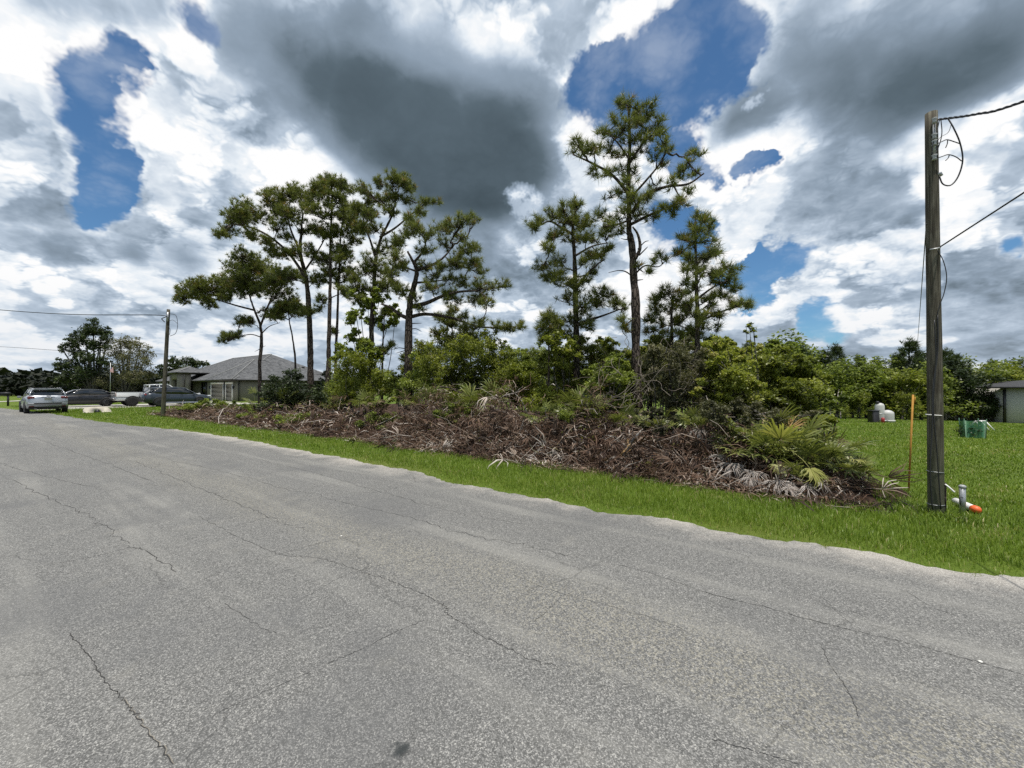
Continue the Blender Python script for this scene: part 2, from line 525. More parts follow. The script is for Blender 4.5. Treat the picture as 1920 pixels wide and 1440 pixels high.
def m_shingle(N):
    tc = N.n('ShaderNodeTexCoord').outputs['Object']
    sp = N.n('ShaderNodeSeparateXYZ', {0: tc})
    row = N.m('FRACT', N.m('MULTIPLY', sp.outputs[2], 12.0))
    n = N.noise(tc, 2.2, 4, 0.6).outputs[0]
    g = N.n('ShaderNodeTexVoronoi', {'Vector': N.vm('MULTIPLY', tc, (1, 1, 2.5)), 'Scale': 3.6}).outputs['Color']
    gs = N.n('ShaderNodeSeparateColor', {0: g}).outputs[0]
    c = N.ramp(N.m('MULTIPLY_ADD', gs, 0.5, N.m('MULTIPLY', n, 0.5)), [(0.2, (0.058, 0.060, 0.064)), (0.8, (0.145, 0.148, 0.152))])
    c = N.mix(N.sstep(row, 0.16, 0.04, 0.0, 0.6), c, (0.05, 0.05, 0.052))
    return prin(N, c, 0.9, row, 0.4, 0.02, spec=0.2)


def m_polewood(N):
    tc = N.n('ShaderNodeTexCoord').outputs['Object']
    q = N.vm('MULTIPLY', tc, (1.0, 1.0, 0.04))
    a = N.noise(q, 60.0, 5, 0.65).outputs[0]
    b = N.noise(tc, 2.2, 4, 0.6).outputs[0]
    sp = N.n('ShaderNodeSeparateXYZ', {0: tc})
    c = N.ramp(a, [(0.32, (0.028, 0.024, 0.018)), (0.5, (0.088, 0.080, 0.060)), (0.68, (0.185, 0.172, 0.135))])
    c = N.mix(N.sstep(b, 0.48, 0.66, 0.0, 0.65), c, (0.050, 0.040, 0.030))
    c = N.mix(N.sstep(N.m('MULTIPLY_ADD', b, 1.2, sp.outputs[2]), 2.2, 0.6, 0.0, 0.45), c, (0.085, 0.098, 0.050))
    knot = N.n('ShaderNodeTexVoronoi', {'Vector': N.vm('MULTIPLY', tc, (1, 1, 0.4)), 'Scale': 5.5}).outputs['Distance']
    c = N.mix(N.sstep(knot, 0.12, 0.05, 0.0, 0.7), c, (0.025, 0.02, 0.015))
    return prin(N, c, 0.85, a, 0.6, 0.012, spec=0.2)


def m_paint(N, col, flake=0.0):
    tc = N.n('ShaderNodeTexCoord').outputs['Object']
    n = N.noise(tc, 3.0, 3, 0.6).outputs[0]
    sp = N.n('ShaderNodeSeparateXYZ', {0: tc})
    c = N.mix(N.m('MULTIPLY', N.sstep(N.m('MULTIPLY_ADD', n, 0.3, sp.outputs[2]), 0.75, 0.3), 0.12), col, (0.12, 0.11, 0.095))
    return prin(N, c, N.lin(n, 0.3, 0.7, 0.22, 0.34), metal=flake, coat=0.35)


def m_wall(N, col):
    tc = N.n('ShaderNodeTexCoord').outputs['Object']
    n = N.noise(tc, 1.2, 4, 0.6).outputs[0]
    f = N.noise(tc, 60.0, 3, 0.7).outputs[0]
    c = N.mix(n, tuple(x * 0.88 for x in col), tuple(x * 1.08 for x in col))
    return prin(N, c, 0.9, f, 0.15, 0.004, spec=0.2)


OIL = UT(*gpt(766, 1417).xy)

# ---------------------------------------------------------------- ground, road, bank
def smooth01(x):
    x = np.clip(x, 0, 1)
    return x * x * (3 - 2 * x)


def lump(a, b, seed=0.0):
    return (np.sin(a * 1.7 + seed) * np.cos(b * 1.3 - seed * 2) + 0.6 * np.sin(a * 3.9 - b * 2.1 + seed) + 0.35 * np.sin(a * 8.3 + b * 6.1 + seed * 3)) / 1.95


def terrain(u, t):
    """height of the grass sheet: level by the road, falling gently behind on the right"""
    u, t = np.asarray(u, float), np.asarray(t, float)
    fall = np.interp(t, [9, 16, 24, 34, 42, 50, 65], [0, -0.10, -0.34, -0.62, -0.90, -1.25, -1.45])
    side = smooth01((u + 34) / 26)
    z = fall * side
    z = z + 0.05 * smooth01((t - 12) / 10) * lump(u * 0.25, t * 0.25, 1.3)
    far = smooth01((np.hypot(u, t) - 150) / 300)
    return z * (1 - far) - 0.8 * far


EDGE_PX = [(1920, 1083), (1820, 1072), (1750, 1062), (1660, 1045), (1600, 1034), (1500, 1020), (1400, 1004), (1300, 986), (1200, 969), (1120, 962), (1080, 948), (1030, 936),
           (960, 926), (900, 917), (850, 906), (760, 881), (700, 870), (600, 852), (500, 833), (440, 821), (330, 806), (240, 798), (165, 788), (125, 781), (87, 775)]
_e = np.array([UT(*gpt(*p).xy) for p in EDGE_PX])
_o = np.argsort(_e[:, 0])
_eu = np.concatenate([[-220, -90, -58], _e[_o, 0], [8.0, 40]])
_et = np.concatenate([[-14, -2.0, 1.6], _e[_o, 1], [_e[0, 1] + 0.05, _e[0, 1] + 0.1]])


def edge_t(u):
    u = np.asarray(u, float)
    return np.interp(u, _eu, _et) + 0.05 * np.sin(u * 2.9 + np.sin(u * 1.3)) + 0.03 * np.sin(u * 8.7 + 2 * np.sin(u * 2.1)) + 0.018 * np.sin(u * 27.0 + 3 * np.sin(u * 4.0)) + 0.012 * np.sin(u * 61.0)


def grid(us, ts, zf, name, m, sm=True):
    U, T = np.meshgrid(us, ts, indexing='ij')
    Z = zf(U, T)
    nu, nt = U.shape
    V = np.stack([U, T, Z], -1).reshape(-1, 3)
    i = (np.arange(nu - 1)[:, None] * nt + np.arange(nt - 1)[None, :]).reshape(-1)
    F = np.stack([i, i + nt, i + nt + 1, i + 1], 1)
    o = mk(name, V, [F], m, None, sm)
    o.rotation_euler = (0, 0, -TH)
    return o


us = np.unique(np.concatenate([np.linspace(-60, 60, 121), -60 - np.geomspace(1, 2400, 30), 60 + np.geomspace(1, 2400, 30)]))
ts = np.unique(np.concatenate([np.linspace(-12, 70, 83), -12 - np.geomspace(1, 2400, 24), 70 + np.geomspace(1, 2400, 30)]))
ground = grid(us, ts, terrain, 'ground', mat('grass_ground', m_grass_ground))
tag(ground, kind='structure')

# road: irregular right margin, lies 12 mm above the ground sheet
ur = np.concatenate([np.linspace(-220, -60, 30), np.arange(-59, 12, 0.06), np.linspace(12.5, 40, 20)])
et = edge_t(ur)
K = 10
w_ = np.linspace(0, 1, K)
near_t = np.where(ur < -60, np.interp(ur, [-220, -60], [-22, -2.3]), -2.3)
T_ = near_t[:, None] + (et - near_t)[:, None] * w_[None, :]
Z_ = 0.012 + 0.02 * (1 - ((T_ - 1.6) / 4.2) ** 2).clip(0, 1) - 0.008 * (w_[None, :] > 0.98)
V = np.stack([np.repeat(ur[:, None], K, 1), T_, Z_], -1).reshape(-1, 3)
i = (np.arange(len(ur) - 1)[:, None] * K + np.arange(K - 1)[None, :]).reshape(-1)
road = mk('road', V, [np.stack([i, i + K, i + K + 1, i + 1], 1)], mat('asphalt', m_asphalt), None, True)
road.rotation_euler = (0, 0, -TH)
tag(road, kind='structure')


def road_z(t):
    return 0.012 + 0.02 * max(0.0, min(1.0, 1 - ((t - 1.6) / 4.2) ** 2))


CRACKS = [([(130, 1190), (165, 1230), (200, 1285), (225, 1310), (250, 1340), (280, 1380), (325, 1440)], 6), ([(20, 900), (80, 930), (150, 960), (200, 990), (240, 1025), (270, 1035), (330, 1075)], 8),
          ([(420, 1135), (490, 1180), (535, 1197)], 4), ([(370, 970), (430, 1000), (520, 1040), (600, 1050), (680, 1075), (740, 1095), (800, 1120), (835, 1140), (840, 1155), (870, 1175), (960, 1225), (1040, 1255)], 5),
          ([(380, 1090), (450, 1060), (530, 1040), (600, 1020), (660, 1008)], 4), ([(610, 1250), (680, 1220), (740, 1190), (800, 1165)], 4), ([(100, 1060), (180, 1045), (240, 1030)], 5),
          ([(1165, 1062), (1230, 1080), (1330, 1115), (1430, 1140), (1560, 1175), (1690, 1205), (1800, 1235), (1920, 1268)], 5), ([(1000, 1170), (1030, 1145), (1052, 1122)], 3),
          ([(1540, 1215), (1560, 1255), (1590, 1300), (1610, 1350)], 4), ([(960, 1080), (1050, 1115), (1180, 1150), (1290, 1185)], 3), ([(1330, 1390), (1420, 1415), (1500, 1440)], 4),
          ([(250, 865), (300, 885), (370, 915), (430, 940), (500, 970), (580, 1000)], 7), ([(320, 865), (440, 890), (540, 920), (580, 925), (650, 945), (760, 970), (860, 1000), (960, 1020), (1090, 1048)], 6),
          ([(440, 990), (490, 975), (530, 965)], 4), ([(0, 868), (60, 888), (150, 910), (190, 915)], 7), ([(560, 1130), (640, 1085), (700, 1065)], 3), ([(1540, 1120), (1570, 1150), (1600, 1175)], 3),
          ([(30, 810), (100, 835), (200, 870), (290, 905)], 9), ([(480, 860), (600, 890), (720, 925), (850, 960), (980, 985)], 5), ([(400, 1345), (500, 1300), (580, 1265)], 3), ([(1700, 1110), (1740, 1135), (1800, 1160)], 4)]
m_crack = plain('crack_tar', (0.035, 0.034, 0.033), 0.95)
m_crack2 = plain('crack_sand', (0.22, 0.20, 0.165), 0.95, 0.4, 20)
for ci, (pp, wmm) in enumerate(CRACKS):
    base = [UT(*gpt(*p, 0.02).xy) for p in pp]
    C = spline([(a, b, 0) for a, b in base], 14)[:, :2]
    n = len(C)
    seg = np.linalg.norm(np.gradient(C, axis=0), axis=1).mean()
    C = C + rng.normal(0, min(0.018, seg * 0.25), C.shape)
    tg = unit(np.gradient(C, axis=0))
    nr = np.stack([-tg[:, 1], tg[:, 0]], 1)
    ww = wmm * 0.00036 * (0.35 + rng.random(n) * 1.0)[:, None]
    ww[0] = ww[-1] = 0.0004
    zz = np.array([road_z(t) for t in C[:, 1]]) + 0.0025
    V = np.concatenate([np.column_stack([C + nr * ww, zz]), np.column_stack([C - nr * ww, zz])])
    i = np.arange(n - 1)
    cr = mk('crack', V, [np.stack([i, i + 1, i + 1 + n, i + n], 1)], m_crack, road)
    if ci == 0:
        V2 = np.concatenate([np.column_stack([C[n // 2:] + nr[n // 2:] * (ww[n // 2:] + 0.001) + 0.003, zz[n // 2:] - 0.001]), np.column_stack([C[n // 2:] + 0.003, zz[n // 2:] - 0.001])])
        k = len(C[n // 2:])
        i = np.arange(k - 1)
        mk('crack_sand_fill', V2, [np.stack([i, i + 1, i + 1 + k, i + k], 1)], m_crack2, road)

# pale driveway of the far house, culvert strip at its road end
def sheet(name, pts, z, m):
    V = [(*LF(u, t).xy, float(terrain(u, t)) + z) for u, t in pts]
    return tag(mk(name, V, [np.array([list(range(len(V)))])], m), kind='structure')


m_conc = plain('driveway_concrete', (0.40, 0.38, 0.34), 0.9, 0.2, 1.5)
sheet('driveway', [(-51.5, 3.5), (-43.3, 3.5), (-43.3, 18.4), (-60.0, 18.4), (-60.0, 15.5), (-51.5, 13.0)], 0.03, m_conc)
sheet('side_road', [(-120, 26), (-72, 2.0), (-71, 3.2), (-119, 28)], 0.03, m_conc)

# bank of pushed-up soil along the cleared frontage
BU0, BU1 = -31.5, 1.15


def bank_h(u, t):
    u, t = np.asarray(u, float), np.asarray(t, float)
    H = np.interp(u, [-32, -20, -12, -8, -4, -2, 1], [0.28, 0.32, 0.45, 0.60, 0.50, 0.40, 0.34])
    front = 6.95 + 0.16 * np.sin(u * 1.1) + 0.1 * np.sin(u * 2.7 + 1)
    rise = smooth01((t - front) / 1.35)
    back = 1 - 0.75 * smooth01((t - 10.2) / 3.0)
    back2 = 1 - smooth01((t - 24) / 4)
    ends = smooth01((1.35 + 0.25 * np.sin(t * 1.7) - u) / 1.3) * smooth01((u + 32) / 2.0)
    return H * rise * back * back2 * ends * (1 + 0.45 * lump(u * 1.3, t * 1.5, 0.4)) 


ub = np.unique(np.concatenate([np.arange(-33, -10, 0.3), np.arange(-10, 2.2, 0.11)]))
tb = np.unique(np.concatenate([np.arange(6.3, 12, 0.12), np.arange(12, 28.5, 0.6)]))
U, T = np.meshgrid(ub, tb, indexing='ij')
hb = bank_h(U, T)
hz = hb + terrain(U, T) + 0.02 - 0.09 * (hb < 0.012) + 0.02 * rng.normal(0, 1, U.shape) * (hb > 0.03)
nt = len(tb)
V = np.stack([U, T, hz], -1).reshape(-1, 3)
i = (np.arange(len(ub) - 1)[:, None] * nt + np.arange(nt - 1)[None, :]).reshape(-1)
bank = mk('dirt_bank', V, [np.stack([i, i + nt, i + nt + 1, i + 1], 1)], mat('soil', m_soil), None, True)
bank.rotation_euler = (0, 0, -TH)
tag(bank, kind='structure')


# ---------------------------------------------------------------- grass blades
M_GRASS = foliage('grass_blade', [(0.0, (0.080, 0.120, 0.014)), (0.45, (0.158, 0.240, 0.026)), (0.8, (0.26, 0.335, 0.055)), (0.93, (0.34, 0.32, 0.11)), (1.0, (0.42, 0.36, 0.20))], 0.35, 0.45)


def blades(name, UTp, length, width, tint, lean=0.45):
    n = len(UTp)
    u, t = UTp[:, 0], UTp[:, 1]
    z = np.maximum(terrain(u, t), bank_h(u, t) + terrain(u, t) + 0.01) - 0.01
    P = np.stack([u * CU + t * SU, -u * SU + t * CU, z], 1)
    a = rng.random(n) * 2 * np.pi
    d = np.stack([np.cos(a), np.sin(a), np.zeros(n)], 1)
    s = np.stack([-np.sin(a + rng.normal(0, .6, n)), np.cos(a), np.zeros(n)], 1)
    ln = np.abs(rng.normal(0, lean, n))[:, None]
    L = (length * (0.55 + 0.75 * rng.random(n)))[:, None]
    W = (width * (0.7 + 0.6 * rng.random(n)))[:, None]
    up = np.array((0, 0, 1.0))
    mid = P + unit(up + d * ln * 0.6) * L * 0.55
    tip = mid + unit(up * 0.75 + d * ln * 2.2) * L * 0.5
    V = np.stack([P - s * W, P + s * W, mid + s * W * 0.75, mid - s * W * 0.75, tip], 1).reshape(-1, 3)
    k = np.arange(n)[:, None] * 5
    F = [k + np.array([0, 1, 2, 3]), k + np.array([3, 2, 4])]
    o = mk(name, V, F, M_GRASS, None, True, np.repeat(tint, 5))
    return o


def scatter(u0, u1, t0f, t1f, dens, cap):
    """random (u,t) with density falling with distance to the camera side of the lot"""
    out = []
    for a in np.arange(u0, u1, 1.0):
        tm0, tm1 = float(np.min(t0f(np.array([a, a + 1.0])))), float(np.max(t1f(np.array([a, a + 1.0]))))
        for b in np.arange(tm0, tm1, 1.0):
            w = min(1.0, tm1 - b)
            x, y, _ = LF(a + .5, b + w / 2)
            dist = math.hypot(x, y)
            if y < 1.0 or abs(x / y) > 1.6:
                continue
            k = rng.poisson(w * min(cap, dens * (5.0 / dist) ** 1.75))
            if k:
                out.append(np.stack([a + rng.random(k), b + w * rng.random(k)], 1))
    q = np.concatenate(out)
    ok = (q[:, 1] > t0f(q[:, 0])) & (q[:, 1] < t1f(q[:, 0]))
    return q[ok]


def dist_ut(q):
    return np.hypot(q[:, 0], q[:, 1])


def bank_front(u):
    return 6.95 + 0.16 * np.sin(u * 1.1) + 0.1 * np.sin(u * 2.7 + 1)


# verge strip between road and bank
q = scatter(-45, 8, lambda u: edge_t(u) - 0.16, lambda u: np.where(u > 1.0, 8.6, np.where(u < -32, 9.0, bank_front(u) + 0.10 + 0.12 * np.sin(u * 3.3))), 3600, 5200)
dd = dist_ut(q)
off = q[:, 1] - edge_t(q[:, 0])
thin = rng.random(len(q)) < np.where(off < 0, 0.9 * smooth01((lump(q[:, 0] * 3.1, q[:, 1] * 2.0, 0.7) - 0.15 + off * 3.0) / 0.5), 0.30 + 0.70 * smooth01((off + 0.15 * lump(q[:, 0] * 2.2, q[:, 1])) / 0.30))
patchy = lump(q[:, 0] * 0.9, q[:, 1] * 1.6, 2.0)
q, dd, off, patchy = q[thin], dd[thin], off[thin], patchy[thin]
tn = np.clip(0.46 + 0.16 * rng.normal(0, 1, len(q)) + 0.16 * patchy + 0.08 * lump(q[:, 0] * 4.0, q[:, 1] * 5.0, 4.0) + 0.20 * (off < 0.25) * rng.random(len(q)) - 0.08 * (q[:, 1] > 6.5), 0, 0.92)
tn = np.where(rng.random(len(q)) < np.where(off < 0.12, 0.22, 0.03 + 0.18 * smooth01((lump(q[:, 0] * 1.3, q[:, 1] * 2.0, 7.0) - 0.3) / 0.4)), rng.uniform(0.88, 1.0, len(q)), tn)
L = 0.078 * (0.50 + 0.5 * smooth01(off / 0.5)) * (1 + 0.25 * patchy) * np.where(q[:, 0] > 1.3, 0.8, 1.0)
tag(blades('verge_grass', q, L, 0.0024 * (np.maximum(dd, 4) / 5) ** 0.9, tn), 'strip of bright green grass between the road and the brush bank', 'grass', kind='stuff')

# mown field on the right, thinner with distance
q = scatter(0.4, 46, lambda u: np.where(u < 1.6, 9.0, 8.4), lambda u: u * 0 + 44.0, 3000, 3400)
q = q[(q[:, 0] > 1.45 + 0.2 * np.sin(q[:, 1] * 1.7))]
dd = dist_ut(q)
patchy = lump(q[:, 0] * 0.45, q[:, 1] * 0.45, 5.0)
tn = np.clip(0.44 + 0.16 * rng.normal(0, 1, len(q)) + 0.20 * patchy + 0.12 * lump(q[:, 0] * 1.7, q[:, 1] * 1.9, 8.0), 0, 0.92)
dry = smooth01((lump(q[:, 0] * 0.8, q[:, 1] * 0.9, 11.0) - 0.35) / 0.4)
tn = np.where(rng.random(len(q)) < 0.04 + 0.35 * dry, rng.uniform(0.85, 1.0, len(q)), tn)
tag(blades('lawn_grass', q, 0.050 * (1 + 0.3 * patchy) * np.maximum(1, (dd / 14) ** 0.4), 0.0028 * (np.maximum(dd, 5) / 5) ** 0.95, tn), 'mown green lawn of the open field on the right', 'grass', kind='stuff')

# lawn by the far house
q = scatter(-56, -32.3, lambda u: np.maximum(edge_t(u), 3.0), lambda u: u * 0 + 18.0, 2600, 900)
q = q[~((q[:, 0] > -51.5) & (q[:, 0] < -43.3) & (q[:, 1] > 3))]
q = q[q[:, 1] > edge_t(q[:, 0])]
q = q[np.abs(q[:, 0] + 47) > 4.2]
dd = dist_ut(q)
tn = np.clip(0.50 + 0.15 * rng.normal(0, 1, len(q)), 0, 0.92)
tag(blades('yard_grass', q, np.full(len(q), 0.075), 0.0032 * (dd / 5) ** 0.9, tn), 'green front lawn around the far utility pole', 'grass', kind='stuff')

# ---------------------------------------------------------------- trees
M_BARK = mat('pine_bark', m_bark)
M_BARK2 = mat('grey_bark', m_bark, c0=(0.035, 0.032, 0.027), c1=(0.12, 0.11, 0.095), c2=(0.22, 0.21, 0.19))
M_NEEDLE = foliage('pine_needle', [(0.0, (0.052, 0.068, 0.018)), (0.5, (0.152, 0.175, 0.042)), (0.85, (0.26, 0.27, 0.070)), (1.0, (0.26, 0.17, 0.06))], 0.30, 0.45)
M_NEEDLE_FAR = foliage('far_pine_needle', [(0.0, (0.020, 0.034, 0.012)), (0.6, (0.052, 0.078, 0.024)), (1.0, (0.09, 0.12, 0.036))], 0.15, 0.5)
M_LEAF = foliage('oak_leaf', [(0.0, (0.080, 0.102, 0.020)), (0.5, (0.225, 0.255, 0.045)), (0.85, (0.35, 0.375, 0.08)), (1.0, (0.40, 0.37, 0.14))], 0.42, 0.42)
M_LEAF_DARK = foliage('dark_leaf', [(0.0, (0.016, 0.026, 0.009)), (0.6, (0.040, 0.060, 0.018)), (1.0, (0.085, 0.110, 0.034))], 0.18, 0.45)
M_LEAF_MID = foliage('mid_leaf', [(0.0, (0.075, 0.102, 0.022)), (0.55, (0.19, 0.235, 0.046)), (1.0, (0.32, 0.37, 0.08))], 0.36, 0.45)
M_LEAF_YEL = foliage('yellow_leaf', [(0.0, (0.085, 0.110, 0.016)), (0.5, (0.195, 0.225, 0.030)), (1.0, (0.33, 0.36, 0.07))], 0.38, 0.42)
M_LEAF_GREY = foliage('grey_leaf', [(0.0, (0.055, 0.056, 0.030)), (0.5, (0.125, 0.125, 0.062)), (1.0, (0.22, 0.205, 0.125))], 0.3, 0.6)


def needle_mesh(C, A, K, L, W, tints, droop=0.0, spread=0.75):
    """K needles at each tuft centre C, fanned round axis A"""
    T = len(C)
    d = unit(A[:, None, :] * 0.75 + rng.normal(0, spread, (T, K, 3)) + np.array((0, 0, 0.10 - droop)))
    side = unit(np.cross(d, rng.normal(0, 1, (T, K, 3))))
    ln = (L * (0.7 + 0.5 * rng.random((T, K, 1))))
    base = C[:, None, :] + d * 0.01 - A[:, None, :] * 0.05 * rng.random((T, K, 1))
    V = np.stack([base - side * W, base + side * W, base + d * ln], 2).reshape(-1, 3)
    F = np.arange(T * K * 3).reshape(-1, 3)
    tn = np.repeat(np.clip(tints[:, None] + rng.normal(0, 0.10, (T, K)), 0, 1).reshape(-1), 3)
    return V, F, tn


def leaf_mesh(C, size, tints, upbias=1.1, asp=0.5):
    n = len(C)
    nrm = unit(rng.normal(0, 1, (n, 3)) + np.array((0, 0, upbias)))
    ax = unit(np.cross(nrm, rng.normal(0, 1, (n, 3))))
    bx = np.cross(nrm, ax)
    s = (size * (0.6 + 0.8 * rng.random(n)))[:, None]
    V = np.stack([C - ax * s * .5, C + bx * s * asp * .5 + ax * s * 0.08 + nrm * s * 0.06, C + ax * s * .5, C - bx * s * asp * .5 + ax * s * 0.08 + nrm * s * 0.06], 1).reshape(-1, 3)
    F = np.arange(n * 4).reshape(-1, 4)
    return V, F, np.repeat(np.clip(tints, 0, 1), 4)


def along(P, f):
    """point at fraction f of polyline P"""
    x = f * (len(P) - 1)
    i = min(int(x), len(P) - 2)
    return P[i] * (1 - (x - i)) + P[i + 1] * (x - i)


def pine(label, trunk_px, t_base, r0, clumps, forks=(), K=24, nl=0.20, tw=22, needle=None, stubs=(), dense=1.0, fill=0.65, cat='tree', group='pine trees standing on the brush lot'):
    Y0 = depth_t(trunk_px[0][0], t_base)
    px2m = Y0 / FPX
    tp = []
    for k, (x, y) in enumerate(trunk_px):
        p = at(x, y, Y0)
        tp.append(p)
    b0 = tp[0].copy()
    gu, gt_ = UT(b0.x, b0.y)
    b0.z = float(terrain(gu, gt_) + bank_h(gu, gt_)) - 0.12
    tp = [b0] + [p for p in tp if p.z > b0.z + 0.5]
    root = empty('pine_tree', b0)
    org = np.array(b0)
    TP = spline(tp, 6) - org
    m = len(TP)
    TP[1:-1, 1] += np.cumsum(rng.normal(0, 0.02, m - 2))
    r0 *= 0.80
    rad = r0 * (1 - 0.80 * np.linspace(0, 1, m) ** 1.15)
    rad[:2] *= (1.35, 1.12)
    tm = MB()
    tm.tube(TP, rad * (1 + 0.06 * rng.normal(0, 1, m)), 10)
    lm = tm
    zs = TP[:, 2]
    limbs = []
    for fk in forks:                                   # explicit limbs given in pixels (first point on the trunk), radius in metres
        pts, rr, dy = fk
        Q = spline([np.array(at(x, y, Y0 + dy * k / max(1, len(pts) - 1))) - org for k, (x, y) in enumerate(pts)], 5)
        lm.tube(Q, rr * (1 - 0.65 * np.linspace(0, 1, len(Q))), 6)
        limbs.append(Q)
    for pts in stubs:
        Q = spline([np.array(at(x, y, Y0 + rng.normal(0, .1))) - org for x, y in pts], 4) + rng.normal(0, 0.01, 3)
        lm.tube(Q, 0.022 * (1 - 0.7 * np.linspace(0, 1, len(Q))), 4)
    tc_, ta_, tt_ = [], [], []
    clumps = list(clumps) + [(cx + rng.normal(0, 0.9) * cr, cy + rng.normal(0.15, 0.7) * cr, cr * 0.75) for cx, cy, cr in clumps if rng.random() < fill]
    for (cx, cy, cr) in clumps:
        r = cr * px2m * 1.42
        c = np.array(at(cx, cy, Y0)) - org
        i0 = int(np.argmin(np.abs(zs - c[2])))
        lat = abs(c[0] - TP[i0, 0])
        c = np.array(at(cx, cy, Y0 + rng.uniform(-1, 1) * (0.30 * lat + 0.9 * r + 0.15))) - org
        # start of the limb: the nearest explicit limb or the trunk lower down
        best, bd = None, 1e9
        for Q in limbs:
            dq = np.linalg.norm(Q - c, axis=1) + 0.25 * np.maximum(0, Q[:, 2] - c[2])
            k = int(np.argmin(dq[1:])) + 1
            if dq[k] < bd:
                best, bd = Q[k], dq[k]
        za = c[2] - 0.42 * lat - 0.25 * r - 0.1
        ia = int(np.clip(np.argmin(np.abs(zs - za)), m // 4, m - 2))
        dtr = np.linalg.norm(TP[ia] - c)
        start = TP[ia] if best is None or dtr < bd * 1.25 else best
        ln = np.linalg.norm(c - start)
        mid = start * 0.5 + c * 0.5 + np.array((0, 0, -0.06 * ln)) + rng.normal(0, 0.06 * ln, 3)
        Q = spline([start, mid, c], 5)
        Q[1:-1] += rng.normal(0, 0.02 * ln, (len(Q) - 2, 3))
        rb = min(0.42 * r0, 0.014 + 0.016 * ln)
        lm.tube(Q, rb * (1 - 0.72 * np.linspace(0, 1, len(Q))), 5, False)
        limbs.append(Q[3:])
        nt_ = max(5, int(tw * dense * (r / 0.36) ** 1.3))
        for k in range(nt_):
            dv = unit(rng.normal(0, 1, 3)) * r * rng.random() ** 0.45
            dv[2] = dv[2] * 0.72 + 0.08 * r
            e = c + dv
            s = along(Q, rng.uniform(0.55, 1.0))
            md = s * .45 + e * .55 + np.array((0, 0, -0.12 * r))
            lm.tube([s, md, e], (0.011, 0.008, 0.006), 3, False)
            ax = unit(e - md + np.array((0, 0, 0.35 * r)))
            sh = rng.normal(0, 0.12)
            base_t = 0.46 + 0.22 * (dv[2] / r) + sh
            tc_.append(e); ta_.append(ax); tt_.append(base_t)
            if rng.random() < 0.45:
                tc_.append(md * .3 + e * .7 + rng.normal(0, .05, 3)); ta_.append(unit(ax + rng.normal(0, .7, 3))); tt_.append(base_t - 0.08)
    lm.build('trunk', M_BARK, root, True)
    C, A, Tt = np.array(tc_), np.array(ta_), np.array(tt_)
    Tt = np.where(rng.random(len(Tt)) < 0.03, 1.0, np.clip(Tt, 0, 0.9))
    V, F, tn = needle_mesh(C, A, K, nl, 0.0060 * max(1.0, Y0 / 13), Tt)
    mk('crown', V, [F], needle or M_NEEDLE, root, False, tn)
    return tag(root, label, cat, group)


pine('slender leaning pine nearest the far house with a long crown reaching left',
     [(487, 770), (487, 700), (490, 640), (488, 612), (478, 582), (470, 560), (462, 530)], 10.0, 0.13,
     [(350, 548, 17), (368, 546, 18), (388, 540, 20), (408, 540, 20), (430, 532, 22), (452, 520, 22), (470, 508, 22), (440, 495, 19), (455, 478, 17), (480, 492, 20), (500, 508, 22), (520, 518, 20),
      (530, 540, 18), (505, 545, 18), (475, 545, 18), (450, 545, 16), (415, 555, 13), (385, 562, 12), (505, 588, 13), (520, 592, 12), (430, 632, 10), (445, 628, 9), (420, 637, 8), (452, 604, 11), (465, 602, 10), (545, 515, 14)],
     forks=[([(488, 612), (500, 580), (508, 560), (515, 540)], 0.06, 0.4), ([(489, 632), (470, 627), (445, 632), (428, 636)], 0.035, -0.3), ([(491, 625), (505, 612), (525, 605)], 0.035, 0.3), ([(478, 582), (440, 572), (400, 560), (360, 550)], 0.06, -0.5)],
     stubs=[[(488, 655), (478, 660)], [(488, 652), (498, 648)]])
pine('thin small-crowned pine between the leaning pine and the thick trunk',
     [(560, 760), (556, 720), (554, 680), (548, 630), (543, 598), (540, 580)], 10.6, 0.095,
     [(540, 582, 15), (522, 588, 11), (560, 580, 13), (545, 562, 13), (572, 585, 10), (530, 575, 11), (555, 570, 12)],
     forks=[([(543, 600), (530, 595), (515, 590)], 0.03, 0.2)])
pine('thick-trunked pine with a broad flat crown in the left group',
     [(582, 790), (581, 700), (580, 640), (577, 560), (570, 510), (560, 470), (562, 430), (566, 395)], 10.2, 0.20,
     [(500, 375, 14), (525, 370, 17), (550, 365, 18), (575, 375, 16), (592, 360, 13), (440, 395, 15), (430, 432, 15), (417, 440, 11), (460, 410, 19), (487, 405, 19), (515, 398, 20), (545, 402, 20), (470, 440, 13),
      (500, 452, 12), (508, 470, 12), (532, 478, 12), (560, 472, 15), (598, 486, 15), (588, 525, 15), (578, 585, 10), (540, 520, 15), (610, 440, 13), (575, 430, 15), (520, 425, 14), (455, 382, 13), (535, 445, 12), (505, 530, 13)],
     forks=[([(573, 525), (560, 500), (535, 468), (500, 440), (465, 425), (435, 420)], 0.085, -0.6), ([(570, 510), (590, 480), (605, 455), (612, 440)], 0.05, 0.5), ([(562, 470), (545, 430), (540, 400), (545, 375)], 0.055, 0.4)])
pine('tall straight pine with the highest crown of the left group',
     [(612, 740), (614, 690), (615, 640), (617, 560), (618, 480), (620, 400), (621, 345)], 10.4, 0.17,
     [(615, 335, 13), (600, 346, 12), (635, 340, 12), (646, 352, 11), (600, 370, 15), (640, 372, 13), (588, 395, 14), (615, 400, 16), (646, 402, 15), (598, 430, 15), (627, 440, 15), (610, 488, 17), (616, 512, 15), (600, 562, 11), (640, 542, 11), (622, 365, 13), (630, 470, 13)],
     forks=[([(617, 560), (640, 550), (660, 545)], 0.03, 0.3)])
